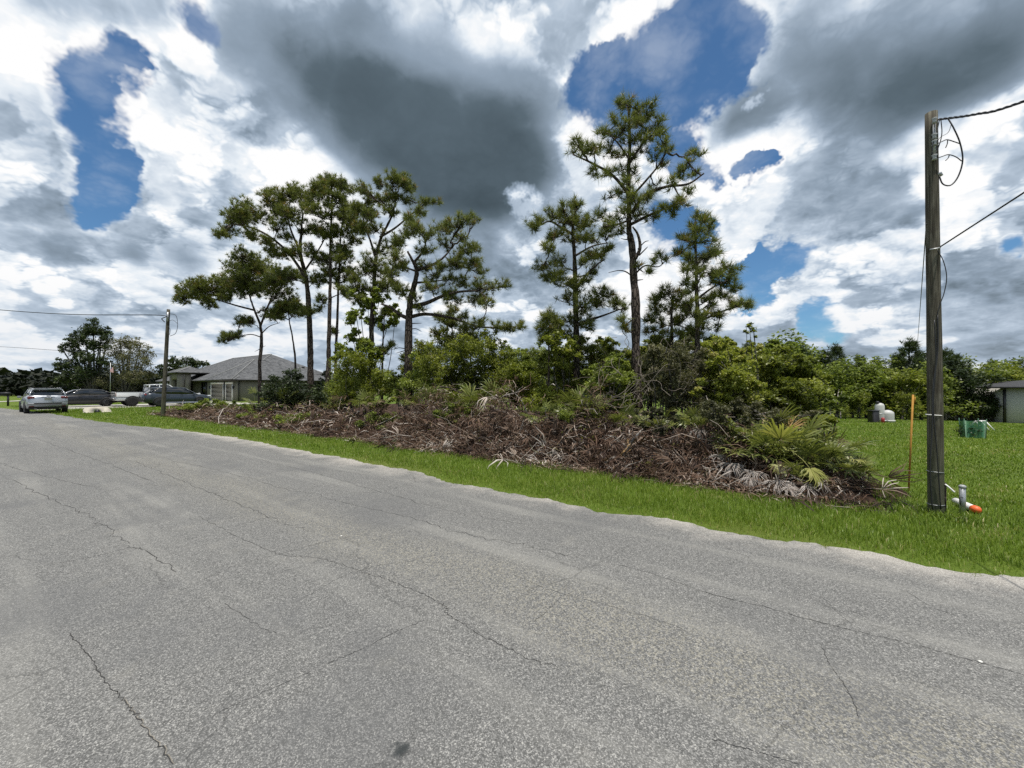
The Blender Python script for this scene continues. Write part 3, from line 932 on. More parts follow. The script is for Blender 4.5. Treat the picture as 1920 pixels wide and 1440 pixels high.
pine('slim pine just right of the tall straight pine',
     [(627, 745), (629, 680), (632, 600), (636, 500), (640, 430), (648, 395)], 10.9, 0.115,
     [(650, 385, 15), (662, 408, 17), (650, 430, 14), (662, 450, 15), (646, 480, 14), (655, 520, 13), (624, 622, 9), (668, 430, 12), (640, 505, 12), (650, 410, 14)])
pine('forked pine in the middle of the left group with a dark top',
     [(690, 745), (692, 720), (695, 620), (700, 540), (703, 480), (712, 445), (733, 402), (742, 365)], 10.0, 0.16,
     [(735, 335, 13), (755, 336, 12), (768, 350, 10), (715, 345, 11), (680, 355, 12), (690, 372, 15), (715, 376, 17), (740, 366, 15), (670, 392, 14), (690, 402, 15), (796, 380, 10), (785, 396, 10), (680, 425, 13), (712, 470, 13), (700, 490, 18), (688, 506, 16),
      (720, 510, 17), (735, 460, 14), (748, 455, 13), (690, 540, 16), (720, 540, 15), (668, 540, 14), (663, 520, 12), (730, 395, 14), (765, 375, 9), (705, 430, 12)],
     forks=[([(703, 480), (694, 450), (684, 425), (678, 395)], 0.055, 0.4), ([(712, 445), (740, 428), (768, 405), (795, 383)], 0.05, -0.4)])
pine('big spreading pine with a low bare limb and crown reaching right',
     [(765, 770), (765, 730), (766, 680), (768, 600), (772, 565), (781, 530), (784, 510), (776, 492), (765, 472)], 9.6, 0.205,
     [(870, 410, 13), (890, 415, 12), (850, 425, 15), (830, 430, 17), (803, 440, 15), (780, 430, 15), (770, 415, 12), (862, 446, 13), (886, 465, 12), (868, 472, 12), (835, 460, 13), (800, 470, 16), (792, 500, 15), (830, 500, 15), (860, 495, 17), (885, 500, 14),
      (902, 510, 11), (840, 525, 13), (870, 535, 18), (900, 540, 17), (922, 540, 14), (945, 535, 11), (810, 540, 16), (850, 560, 16), (890, 565, 15), (912, 570, 11), (780, 560, 11), (740, 530, 15), (755, 545, 12), (900, 606, 11), (930, 614, 11), (955, 615, 10), (975, 612, 8), (870, 594, 11), (755, 500, 12), (740, 480, 12), (890, 640, 10), (880, 630, 10)],
     forks=[([(768, 598), (750, 590), (733, 577), (715, 570)], 0.085, -0.3), ([(770, 594), (800, 589), (850, 597), (900, 613), (960, 612)], 0.075, 0.4), ([(772, 575), (800, 568), (830, 555), (862, 547), (900, 545)], 0.085, -0.5),
            ([(783, 506), (808, 498), (830, 484), (847, 465)], 0.07, 0.4), ([(776, 492), (790, 475), (798, 455), (790, 440)], 0.05, 0.2), ([(781, 530), (810, 528), (840, 524)], 0.045, 0.5), ([(784, 510), (760, 502), (735, 500)], 0.04, -0.3)],
     stubs=[[(768, 608), (790, 607)], [(768, 618), (780, 617), (790, 622)], [(766, 655), (745, 650)], [(766, 655), (742, 662)], [(766, 655), (785, 645)]])
pine('small pine behind the green shrubs right of the spreading pine',
     [(846, 740), (847, 680), (848, 640), (846, 590)], 12.5, 0.10,
     [(832, 600, 13), (850, 606, 14), (870, 626, 13), (822, 626, 12), (842, 642, 14), (880, 650, 11), (850, 580, 10), (860, 650, 12)])
pine('thin young pine with one tuft low on the stem in the left group',
     [(716, 745), (716, 700), (718, 650), (720, 610), (722, 585)], 10.4, 0.075,
     [(733, 650, 9), (722, 660, 8), (722, 590, 8)])
pine('medium pine with a layered crown left of the tallest pine',
     [(1080, 760), (1081, 700), (1082, 640), (1080, 560), (1078, 480), (1075, 420), (1080, 392)], 10.8, 0.165,
     [(1080, 390, 13), (1056, 395, 13), (1036, 400, 12), (1012, 415, 12), (1002, 425, 9), (1060, 415, 17), (1090, 420, 17), (1040, 440, 14), (1070, 450, 16), (1100, 445, 14), (1030, 470, 13), (1046, 490, 15), (1016, 505, 15), (1026, 520, 12), (1050, 510, 14),
      (1096, 490, 14), (1112, 510, 13), (1060, 530, 13), (1080, 540, 13), (1110, 560, 13), (1060, 560, 14), (1090, 570, 16), (1120, 572, 13), (1140, 556, 13), (1156, 566, 12), (1170, 576, 10), (1100, 602, 14), (1125, 480, 12), (1140, 470, 10), (1070, 600, 14), (1135, 440, 12), (1085, 640, 13), (1065, 625, 13), (1100, 660, 12)],
     forks=[([(1082, 610), (1105, 600), (1130, 592), (1162, 580)], 0.06, 0.4), ([(1079, 545), (1095, 520), (1115, 500), (1135, 485)], 0.045, -0.4), ([(1075, 440), (1050, 425), (1030, 415), (1008, 425)], 0.045, 0.3), ([(1078, 480), (1110, 462), (1140, 455)], 0.04, 0.4)])
pine('tallest pine of the lot, lone straight trunk below an open airy crown',
     [(1196, 800), (1195, 760), (1193, 690), (1192, 600), (1190, 520), (1187, 450), (1183, 420), (1182, 340), (1185, 260), (1183, 195)], 10.4, 0.175,
     [(1175, 187, 11), (1165, 192, 8), (1222, 192, 10), (1195, 206, 11), (1190, 222, 13), (1216, 218, 11), (1236, 226, 10), (1155, 226, 11), (1175, 236, 13), (1206, 240, 13), (1230, 242, 11), (1136, 251, 10), (1150, 260, 13), (1180, 265, 13), (1210, 262, 12), (1081, 264, 7), (1076, 279, 8),
      (1096, 275, 9), (1091, 291, 8), (1115, 286, 11), (1140, 286, 11), (1170, 290, 11), (1246, 270, 9), (1251, 284, 9), (1226, 290, 10), (1116, 320, 10), (1140, 325, 11), (1165, 320, 11), (1190, 320, 10), (1240, 311, 10), (1300, 288, 10), (1290, 301, 10), (1314, 290, 7), (1276, 321, 10),
      (1300, 326, 9), (1260, 346, 11), (1290, 361, 9), (1280, 380, 8), (1230, 350, 11), (1215, 370, 13), (1190, 375, 13), (1160, 360, 11), (1140, 370, 8), (1200, 400, 14), (1226, 406, 12), (1170, 396, 11), (1150, 415, 11), (1120, 405, 13), (1130, 425, 12), (1251, 391, 9), (1264, 396, 7), (1165, 431, 11),
      (1195, 500, 7), (1216, 511, 6), (1239, 478, 6), (1250, 489, 6), (1228, 492, 6), (1166, 600, 8), (1172, 618, 7), (1180, 345, 11)],
     forks=[([(1184, 400), (1210, 365), (1250, 350), (1290, 345), (1320, 325)], 0.05, -0.5), ([(1184, 420), (1225, 400), (1255, 388), (1285, 370)], 0.045, 0.5), ([(1183, 370), (1150, 330), (1110, 306), (1075, 290)], 0.048, 0.5), ([(1191, 485), (1200, 465), (1196, 440), (1186, 425)], 0.055, -0.1),
            ([(1192, 512), (1210, 498), (1235, 500), (1252, 484)], 0.026, 0.3), ([(1184, 300), (1205, 270), (1225, 250), (1237, 225)], 0.032, 0.3), ([(1184, 305), (1160, 270), (1140, 250)], 0.03, -0.3), ([(1185, 410), (1160, 420), (1130, 425)], 0.035, -0.4), ([(1183, 370), (1210, 340), (1235, 310), (1250, 285)], 0.04, 0.2)],
     stubs=[[(1189, 522), (1175, 510), (1160, 507), (1141, 511)], [(1192, 526), (1206, 524)], [(1196, 468), (1208, 455), (1216, 452)], [(1198, 478), (1210, 466), (1214, 462)], [(1189, 445), (1175, 448), (1165, 446)], [(1192, 595), (1178, 605), (1168, 620), (1178, 632)]], dense=0.85, fill=0.35)
pine('narrow conical pine standing right of the tallest pine',
     [(1311, 770), (1310, 720), (1307, 640), (1308, 560), (1307, 480), (1306, 415)], 11.0, 0.12,
     [(1305, 405, 9), (1320, 410, 10), (1331, 420, 10), (1295, 425, 10), (1311, 430, 10), (1285, 445, 10), (1300, 455, 11), (1326, 450, 11), (1336, 470, 10), (1270, 475, 10), (1290, 486, 11), (1316, 486, 11), (1341, 475, 8), (1290, 506, 11), (1320, 511, 11), (1346, 510, 10), (1361, 500, 10), (1371, 515, 8),
      (1336, 530, 11), (1366, 530, 10), (1300, 540, 13), (1381, 545, 8), (1351, 550, 10), (1330, 570, 11), (1376, 575, 8), (1396, 566, 8), (1401, 575, 6), (1290, 570, 13), (1310, 590, 13), (1341, 590, 10), (1300, 620, 13), (1320, 610, 11), (1365, 560, 9)],
     forks=[([(1308, 605), (1335, 592), (1365, 580), (1400, 570)], 0.035, 0.4), ([(1308, 560), (1335, 540), (1365, 525)], 0.032, -0.4)], dense=0.9)
pine('short bushy pine between the tallest pine and the conical pine',
     [(1256, 750), (1256, 700), (1257, 600), (1258, 552)], 11.4, 0.105,
     [(1255, 545, 12), (1240, 556, 12), (1226, 561, 10), (1270, 561, 12), (1286, 576, 12), (1230, 581, 13), (1256, 581, 13), (1216, 601, 12), (1240, 606, 13), (1270, 606, 13), (1226, 621, 12), (1260, 631, 13), (1290, 621, 12), (1235, 640, 12)], dense=0.9)
pine('little pine with a bare low stem left of the layered pine',
     [(1028, 780), (1028, 740), (1029, 690), (1029, 640), (1030, 595)], 9.8, 0.06,
     [(1026, 600, 10), (1036, 590, 10), (1016, 616, 10), (1030, 626, 11), (1042, 615, 10), (1018, 635, 9), (1040, 640, 10)])


for (px, top, base, t, lab) in [(1002, 655, 760, 13.5, 'young bushy pine rising left of the layered pine'), (1132, 640, 765, 13.0, 'young bushy pine between the layered pine and the tallest pine'), (1222, 655, 765, 13.8, 'young bushy pine half hidden right of the tallest pine'),
                                (1402, 655, 770, 14.5, 'young bushy pine behind the sunlit green bush'), (950, 672, 760, 15.0, 'young bushy pine behind the right side of the large leafy shrub'), (1345, 640, 765, 15.5, 'young bushy pine right of the narrow conical pine')]:
    h = base - top
    cl = [(px + rng.normal(0, 1), top + 5, 6)]
    for f in (0.16, 0.30, 0.44, 0.58, 0.72):
        wd = 26 * f ** 0.7
        cl += [(px - wd, top + h * f - 3, 8 + 5 * f), (px + wd, top + h * f - 3, 8 + 5 * f), (px + rng.normal(0, 4), top + h * f, 9 + 4 * f)]
    pine(lab, [(px, base), (px, base - h * .5), (px + 1, top + 4)], t, 0.06, cl, fill=0.3, dense=0.8, group='young pines in the undergrowth')


# ---------------------------------------------------------------- broadleaf shrubs and saplings
def bush(name, label, cat, cells, t_base, n_leaf, lsize, m, stems=5, base_px=None, bark=None, twigs=0.5, depth=0.8, group=None, hollow=0.35, stem_r=0.022, parts=('stems', 'foliage')):
    """cells: (px, py, r_px) foliage masses; leaves gather towards the outside of each"""
    sat = []
    nmain = len(cells)
    for (cx, cy, cr) in cells:                      # ragged outline: small sprays round each mass
        for k in range(4):
            a = rng.uniform(-0.5, math.pi + 0.5)
            sat.append((cx + math.cos(a) * cr * rng.uniform(0.75, 1.25), cy - math.sin(a) * cr * rng.uniform(0.75, 1.3), cr * rng.uniform(0.28, 0.5)))
    if len(cells) > 5:
        cells = [(x, y, r * 0.92) for x, y, r in cells] + sat
    n_leaf, lsize, stems = int(n_leaf * 3.2), lsize * 0.84, max(stems, nmain)
    bx = base_px or (sum(c[0] for c in cells) / len(cells))
    Y0 = depth_t(bx, t_base)
    px2m = Y0 / FPX
    b0 = at(bx, 740, Y0)
    gu, gt_ = UT(b0.x, b0.y)
    b0.z = float(terrain(gu, gt_) + max(0.0, bank_h(gu, gt_))) - 0.05
    root = empty(name, b0)
    org = np.array(b0)
    LV, tn = [], []
    hue = rng.normal(0, 0.10)
    st = MB()
    tot = sum(c[2] ** 2 for c in cells)
    cents = []
    for (cx, cy, cr) in cells:
        r = cr * px2m
        c = np.array(at(cx, cy, Y0 + rng.uniform(-1, 1) * depth)) - org
        c[2] = max(c[2], 0.3 * r)
        cents.append((c, r))
        k = int(n_leaf * cr * cr / tot)
        # sub-clumps on the shell of the mass
        ns = max(5, int(16 * (r / 0.5)))
        sc = unit(rng.normal(0, 1, (ns, 3))) * (r * (hollow + (1 - hollow) * rng.random((ns, 1)) ** 0.6)) * np.array((1, 1, 0.85))
        which = rng.integers(0, ns, k)
        P = c + sc[which] + rng.normal(0, 0.26 * r, (k, 3)) * np.array((1, 1, 0.7))
        sh = rng.normal(0, 0.20, ns)
        LV.append(P)
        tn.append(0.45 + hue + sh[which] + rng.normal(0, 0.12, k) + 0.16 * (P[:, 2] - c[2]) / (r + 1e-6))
        if len(cents) > nmain:                      # a spray hangs on the nearest main mass
            pc = min(cents[:nmain], key=lambda z: np.linalg.norm(z[0] - c))[0]
            st.tube(np.array([pc, (pc + c) / 2 - np.array((0, 0, 0.08 * r)), c]), (0.009, 0.007, 0.005), 3, False)
            continue
        for q in sc[: max(2, int(ns * twigs))]:
            e = c + q
            st.tube(spline([c, c + q * 0.5 + rng.normal(0, .08 * r, 3), e], 3), (0.009, 0.008, 0.007, 0.006, 0.005, 0.004, 0.003), 3, False)
    for k in range(stems):
        c, r = cents[k % nmain]
        s = np.array((rng.normal(0, 0.12), rng.normal(0, 0.12), 0))
        if base_px is None:
            s[0] += c[0] * 0.6
        Q = spline([s, s * .5 + c * .5 + rng.normal(0, 0.1, 3) * np.array((1, 1, 0)), c, c + np.array((0, 0, 0.3 * r))], 5)
        st.tube(Q, stem_r * (1 - 0.7 * np.linspace(0, 1, len(Q))), 5, False)
    P, tn = np.concatenate(LV), np.concatenate(tn)
    ok = P[:, 2] > 0.02
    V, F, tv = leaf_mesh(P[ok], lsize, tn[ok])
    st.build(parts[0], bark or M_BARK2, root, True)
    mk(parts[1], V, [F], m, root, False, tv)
    return tag(root, label, cat, group)


bush('shrub', 'bright yellow-green shrub at the foot of the forked pine', 'shrub', [(650, 690, 26), (675, 675, 28), (700, 690, 26), (660, 725, 26), (690, 730, 28), (720, 720, 22), (640, 745, 20), (740, 735, 20), (700, 755, 24)], 9.4, 7000, 0.085, M_LEAF_YEL)
bush('sapling', 'broad-leaved sapling rising between the trunks of the left pine group', 'tree', [(672, 555, 13), (690, 575, 14), (712, 560, 14), (735, 585, 14), (740, 605, 12), (700, 600, 15), (668, 590, 12), (655, 600, 10), (720, 615, 10), (640, 650, 9), (632, 670, 9), (662, 632, 12), (690, 650, 16), (670, 665, 14), (705, 670, 12)], 9.9, 3000, 0.15, M_LEAF_MID, 6, 692, hollow=0.2)
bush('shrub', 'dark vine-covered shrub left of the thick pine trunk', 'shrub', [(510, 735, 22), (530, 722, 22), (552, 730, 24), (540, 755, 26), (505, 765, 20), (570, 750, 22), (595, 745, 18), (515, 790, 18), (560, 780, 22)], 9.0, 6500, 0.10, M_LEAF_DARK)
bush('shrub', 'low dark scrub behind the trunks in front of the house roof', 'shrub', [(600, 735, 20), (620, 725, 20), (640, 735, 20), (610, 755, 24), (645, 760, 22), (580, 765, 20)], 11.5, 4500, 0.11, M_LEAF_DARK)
bush('shrub', 'large leafy green shrub right of the spreading pine', 'shrub', [(835, 660, 26), (865, 665, 28), (900, 660, 28), (925, 680, 28), (945, 705, 26), (820, 695, 28), (860, 705, 32), (900, 710, 32), (935, 735, 26), (830, 735, 28), (875, 745, 30), (800, 680, 20), (960, 735, 22), (880, 655, 22), (910, 645, 18)], 10.6, 14000, 0.085, M_LEAF)
bush('shrub', 'fresh yellow-green shrub at the right edge of the large leafy shrub', 'shrub', [(965, 700, 20), (985, 715, 22), (975, 740, 22), (1000, 740, 18), (950, 720, 18)], 11.6, 3500, 0.09, M_LEAF_YEL)
bush('shrub', 'green shrub around the big pine trunk left of the leafy shrub', 'shrub', [(785, 690, 20), (770, 715, 22), (800, 725, 24), (750, 740, 22), (785, 750, 24), (740, 715, 16), (810, 700, 18)], 9.9, 5500, 0.085, M_LEAF_MID)
bush('sapling', 'slender oak sapling beside the little pine', 'tree', [(1040, 635, 16), (1055, 655, 18), (1035, 670, 18), (1060, 685, 18), (1020, 690, 16), (1045, 705, 20), (1070, 660, 14), (1090, 640, 12), (1050, 615, 12)], 10.2, 4000, 0.09, M_LEAF, 4, 1045)
bush('shrub', 'yellow-green low shrub below the layered pine', 'shrub', [(1020, 740, 20), (1045, 745, 22), (1070, 750, 20), (1000, 755, 18), (1035, 765, 18)], 9.6, 4000, 0.08, M_LEAF_YEL)
bush('shrub', 'dense green shrub between the layered pine and the tallest pine', 'shrub', [(1115, 715, 22), (1140, 700, 24), (1165, 715, 24), (1120, 745, 26), (1155, 745, 28), (1185, 735, 22), (1100, 770, 22), (1140, 775, 24), (1175, 770, 22), (1150, 680, 16)], 9.9, 9000, 0.075, M_LEAF_MID)
bush('shrub', 'shrub hung with grey dead twigs right of the tallest pine', 'shrub', [(1225, 670, 22), (1250, 660, 24), (1275, 665, 24), (1300, 680, 24), (1235, 700, 26), (1265, 705, 28), (1295, 715, 26), (1225, 735, 24), (1260, 745, 28), (1300, 750, 26)], 9.8, 6500, 0.065, M_LEAF_GREY, 8, twigs=1.0)
bush('shrub', 'sunlit green bush right of the twiggy shrub', 'shrub', [(1335, 665, 22), (1360, 675, 24), (1340, 700, 28), (1375, 705, 28), (1355, 735, 30), (1390, 735, 28), (1330, 740, 24), (1400, 700, 22), (1345, 645, 14), (1395, 765, 24), (1350, 770, 24)], 9.8, 11000, 0.075, M_LEAF)
bush('shrub', 'wide green thicket at the right back corner of the brush lot', 'shrub', [(1430, 690, 24), (1455, 680, 24), (1480, 690, 24), (1505, 700, 24), (1440, 720, 28), (1475, 725, 30), (1510, 730, 26), (1540, 735, 22), (1450, 755, 28), (1495, 760, 28), (1535, 765, 22), (1420, 745, 24), (1470, 665, 16), (1415, 765, 22)], 12.0, 13000, 0.085, M_LEAF)
bush('shrub', 'tall loose bush with feathery top behind the green thicket', 'shrub', [(1450, 665, 18), (1470, 655, 18), (1440, 680, 20), (1490, 670, 18), (1475, 685, 24), (1515, 695, 20), (1460, 705, 26), (1500, 715, 26), (1440, 715, 24)], 15.0, 5000, 0.11, M_LEAF_MID, 6)
bush('shrub', 'twiggy grey-green scrub behind the green palmettos', 'shrub', [(1340, 775, 22), (1375, 780, 22), (1410, 785, 22), (1445, 785, 22), (1480, 790, 20), (1310, 770, 22), (1515, 790, 18), (1395, 762, 18)], 8.9, 6500, 0.05, M_LEAF_GREY, 10, twigs=1.0)
bush('shrub', 'small bright bush at the lawn corner behind the palmettos', 'shrub', [(1525, 790, 14), (1545, 785, 15), (1560, 795, 13), (1510, 795, 12)], 9.6, 2000, 0.06, M_LEAF_YEL, 4)
bush('sapling', 'spindly bare-stemmed sapling rising above the green thicket', 'tree', [(1405, 610, 6), (1412, 618, 6), (1400, 622, 5), (1415, 632, 4), (1406, 640, 4)], 10.5, 110, 0.07, M_LEAF, 2, 1412, hollow=0.1, stem_r=0.010, depth=0.05)
bush('shrub', 'young leafy shoot beside a bare white stem at the lawn corner', 'shrub', [(1556, 752, 10), (1570, 760, 9), (1548, 770, 10), (1580, 745, 7)], 10.0, 500, 0.08, M_LEAF_MID, 3)
bush('shrub', 'low green weeds at the left end of the brush bank', 'shrub', [(360, 768, 12), (385, 765, 14), (410, 762, 12), (435, 765, 12), (345, 775, 9), (420, 775, 12), (455, 768, 10)], 8.6, 3500, 0.10, M_LEAF_MID, 5)
bush('shrub', 'dark green scrub low on the bank below the thick pine', 'shrub', [(560, 800, 14), (540, 808, 13), (580, 795, 14), (600, 805, 12), (525, 800, 12)], 8.0, 2500, 0.075, M_LEAF_MID, 5)


bush('shrub', 'light green shrub screen behind the spreading pine trunk', 'shrub', [(770, 690, 22), (800, 670, 22), (820, 650, 20), (785, 660, 16), (845, 630, 16), (760, 720, 22), (800, 705, 24)], 12.2, 6000, 0.085, M_LEAF)
bush('shrub', 'green shrub screen between the leafy shrub and the little pine', 'shrub', [(940, 680, 20), (965, 670, 18), (990, 680, 20), (1010, 665, 18), (975, 705, 22), (1005, 705, 22), (950, 655, 12)], 12.6, 5500, 0.085, M_LEAF_MID)
bush('shrub', 'tall light green shrub behind the layered pine trunk', 'shrub', [(1060, 690, 20), (1085, 670, 20), (1105, 690, 20), (1120, 660, 16), (1075, 715, 22), (1100, 725, 22), (1050, 660, 14), (1135, 640, 12)], 11.6, 6500, 0.08, M_LEAF)
bush('shrub', 'light green shrub screen right behind the tallest pine trunk', 'shrub', [(1160, 680, 18), (1185, 665, 18), (1205, 685, 20), (1225, 655, 18), (1175, 705, 20), (1215, 715, 22), (1245, 690, 18), (1150, 655, 12), (1240, 640, 14)], 12.0, 7000, 0.08, M_LEAF)
bush('shrub', 'ragged green shrub below the short bushy pine', 'shrub', [(1270, 650, 16), (1290, 640, 16), (1310, 650, 18), (1285, 675, 20), (1315, 690, 20), (1330, 670, 16), (1345, 640, 14), (1270, 700, 20)], 12.4, 6000, 0.08, M_LEAF_MID)
bush('shrub', 'sunlit tall bush between the conical pine and the green thicket', 'shrub', [(1365, 660, 18), (1385, 675, 20), (1410, 665, 18), (1400, 690, 22), (1425, 690, 20), (1375, 700, 22), (1350, 650, 12)], 13.0, 5500, 0.085, M_LEAF)
bush('shrub', 'green brush filling the gap between the tall straight pine and the forked pine', 'shrub', [(640, 715, 18), (625, 735, 18), (660, 705, 16), (645, 750, 20), (670, 735, 18), (615, 755, 16)], 11.0, 4500, 0.09, M_LEAF_MID)
bush('shrub', 'low green scrub on the bank below the large leafy shrub', 'shrub', [(830, 775, 14), (860, 770, 14), (890, 778, 14), (915, 772, 12), (845, 790, 10), (875, 790, 10)], 8.5, 3000, 0.06, M_LEAF_MID)
bush('shrub', 'low green scrub on the bank below the layered pine', 'shrub', [(1060, 775, 14), (1085, 780, 14), (1110, 790, 12), (1135, 785, 12), (1095, 765, 12), (1070, 790, 10)], 8.6, 3000, 0.055, M_LEAF_MID)
bush('shrub', 'olive scrub on the bank above the broken log', 'shrub', [(1200, 785, 14), (1225, 780, 14), (1250, 785, 14), (1275, 790, 12), (1215, 800, 10), (1240, 805, 10)], 8.4, 3000, 0.05, M_LEAF_GREY)
bush('shrub', 'green weeds low on the bank left of the spreading pine', 'shrub', [(700, 785, 12), (725, 790, 12), (690, 800, 10), (745, 785, 10), (715, 805, 9), (670, 795, 9)], 8.2, 2200, 0.06, M_LEAF_MID)
bush('shrub', 'green weeds on the bank below the dark vine-covered shrub', 'shrub', [(490, 785, 10), (505, 795, 10), (470, 780, 10), (530, 790, 10), (455, 785, 9), (480, 795, 8)], 8.0, 2200, 0.075, M_LEAF_MID)

# tangle of dead vines over the twiggy shrub
vn = MB()
Yv = depth_t(1250, 9.3)
o0 = np.array((*at(1250, 740, Yv).xy, 0.3))
for k in range(60):
    x, y = rng.uniform(1130, 1330), rng.uniform(660, 770)
    p = np.array(at(x, y, Yv + rng.uniform(-0.7, 0.5))) - o0
    pts = [p]
    d = unit(rng.normal(0, 1, 3))
    for j in range(5):
        d = unit(d + rng.normal(0, 0.55, 3) + np.array((0, 0, -0.08)))
        pts.append(pts[-1] + d * rng.uniform(0.12, 0.28))
    vn.tube(spline(pts, 3), 0.0042 * rng.uniform(0.5, 1.4), 4, False)
M_DEADTWIG = plain('dead_twig', (0.20, 0.17, 0.14), 0.9, 0.4, 14)
vo = vn.build('dead_vine', M_DEADTWIG, None, True)
vo.location = o0
tag(vo, 'tangle of pale dead vines over the shrubs right of the tallest pine', 'vine')

# ---------------------------------------------------------------- saw palmettos, dead fronds, sticks and litter on the bank
M_FROND = foliage('palmetto_frond', [(0.2, (0.055, 0.078, 0.022)), (0.5, (0.180, 0.205, 0.060)), (0.8, (0.34, 0.35, 0.12)), (1.0, (0.40, 0.36, 0.14))], 0.25, 0.34)
M_FROND_YEL = foliage('yellow_frond', [(0.0, (0.20, 0.23, 0.05)), (0.5, (0.34, 0.34, 0.10)), (1.0, (0.52, 0.46, 0.20))], 0.35, 0.45)
M_FROND_DRY = foliage('orange_frond', [(0.2, (0.20, 0.12, 0.05)), (0.5, (0.40, 0.25, 0.10)), (0.8, (0.58, 0.42, 0.20))], 0.25, 0.5)
DEAD = [(0.0, (0.014, 0.009, 0.007)), (0.32, (0.044, 0.024, 0.016)), (0.55, (0.132, 0.076, 0.048)), (0.76, (0.29, 0.212, 0.160)), (0.95, (0.58, 0.52, 0.47))]
M_DEAD = foliage('dead_frond', DEAD, 0.12, 0.75)


def frond_arrays(nl=19, spread=115, ll=0.48, pet=0.45, droop=0.12, fold=0.25, curl=0.0, w=0.019, seed=0, miss=0.0):
    g = np.random.default_rng(seed)
    V, F, T = [], [], []
    # petiole rises along +X with a slight bow
    Pp = np.array([(0, 0, 0), (pet * .5, 0, pet * .06), (pet, 0, 0)])
    tv, tf = tube(Pp, (0.010, 0.008, 0.006), 3, False)
    V.append(tv); T.append(np.full(len(tv), 0.55)); n0 = len(tv)
    F3 = []
    F4 = [tf[0]]
    hub = np.array((pet, 0, 0))
    for a in np.linspace(-spread, spread, nl):
        if g.random() < miss:
            continue
        a = R(a + g.normal(0, 2.5))
        L = ll * (1 - 0.28 * (abs(a) / R(spread)) ** 2) * g.uniform(0.86, 1.1)
        d = np.array((math.cos(a), math.sin(a), fold * abs(math.sin(a)) + g.normal(0, 0.06)))
        d /= np.linalg.norm(d)
        s = np.cross(d, (0, 0, 1)); s /= np.linalg.norm(s)
        dn = np.array((0, 0, -1.0))
        b = hub + d * 0.02
        m1 = hub + d * L * 0.45 + dn * droop * 0.12
        m2 = hub + d * L * (0.78 - 0.1 * curl) + dn * (droop * 0.42 + curl * 0.22 * L) + s * g.normal(0, 0.02)
        tp = hub + d * L * (1.0 - 0.35 * curl) + dn * (droop + curl * 0.55 * L) + s * g.normal(0, 0.05 + 0.05 * curl)
        V.append(np.array([b - s * w * .35, b + s * w * .35, m1 - s * w, m1 + s * w, m2 - s * w * .6, m2 + s * w * .6, tp]))
        T.append(np.full(7, 0.5 + g.normal(0, 0.12)))
        F4.append(np.array([[0, 1, 3, 2], [2, 3, 5, 4]]) + n0)
        F3.append(np.array([[4, 5, 6]]) + n0)
        n0 += 7
    return np.concatenate(V), np.concatenate(F4), np.concatenate(F3), np.concatenate(T)


def frond_mesh(name, m, **kw):
    V, F4, F3, T = frond_arrays(**kw)
    o = mk(name, V, [F4, F3], m, None, False, T, link=False)
    return o.data


FR = [frond_mesh('frond', M_FROND, seed=k, nl=15 + k % 3, spread=105 + 10 * (k % 3), ll=0.34 + 0.03 * (k % 3), pet=0.30 + 0.07 * (k % 4), droop=0.08 + 0.04 * (k % 3), fold=0.18 + 0.1 * (k % 3)) for k in range(6)]
FY = frond_mesh('frond', M_FROND_YEL, seed=21, spread=85, droop=0.2)
FO = frond_mesh('frond', M_FROND_DRY, seed=22, spread=60, nl=12, ll=0.55, droop=0.05, fold=0.05)
FD = [frond_mesh('dead_frond', M_DEAD, seed=40 + k, spread=70 + 15 * (k % 3), nl=18, ll=0.44, pet=0.4, droop=0.2, curl=0.3 + 0.25 * (k % 3), w=0.009, miss=0.22) for k in range(6)]


def surf(u, t):
    return float(terrain(u, t) + max(0.0, float(bank_h(u, t))))


def place(o, loc, az, elv, roll=0.0, sc=1.0):
    o.rotation_mode = 'XYZ'
    o.rotation_euler = (Matrix.Rotation(az, 3, 'Z') @ Matrix.Rotation(-elv, 3, 'Y') @ Matrix.Rotation(roll, 3, 'X')).to_euler('XYZ')
    o.location = loc
    o.scale = (sc, sc, sc)


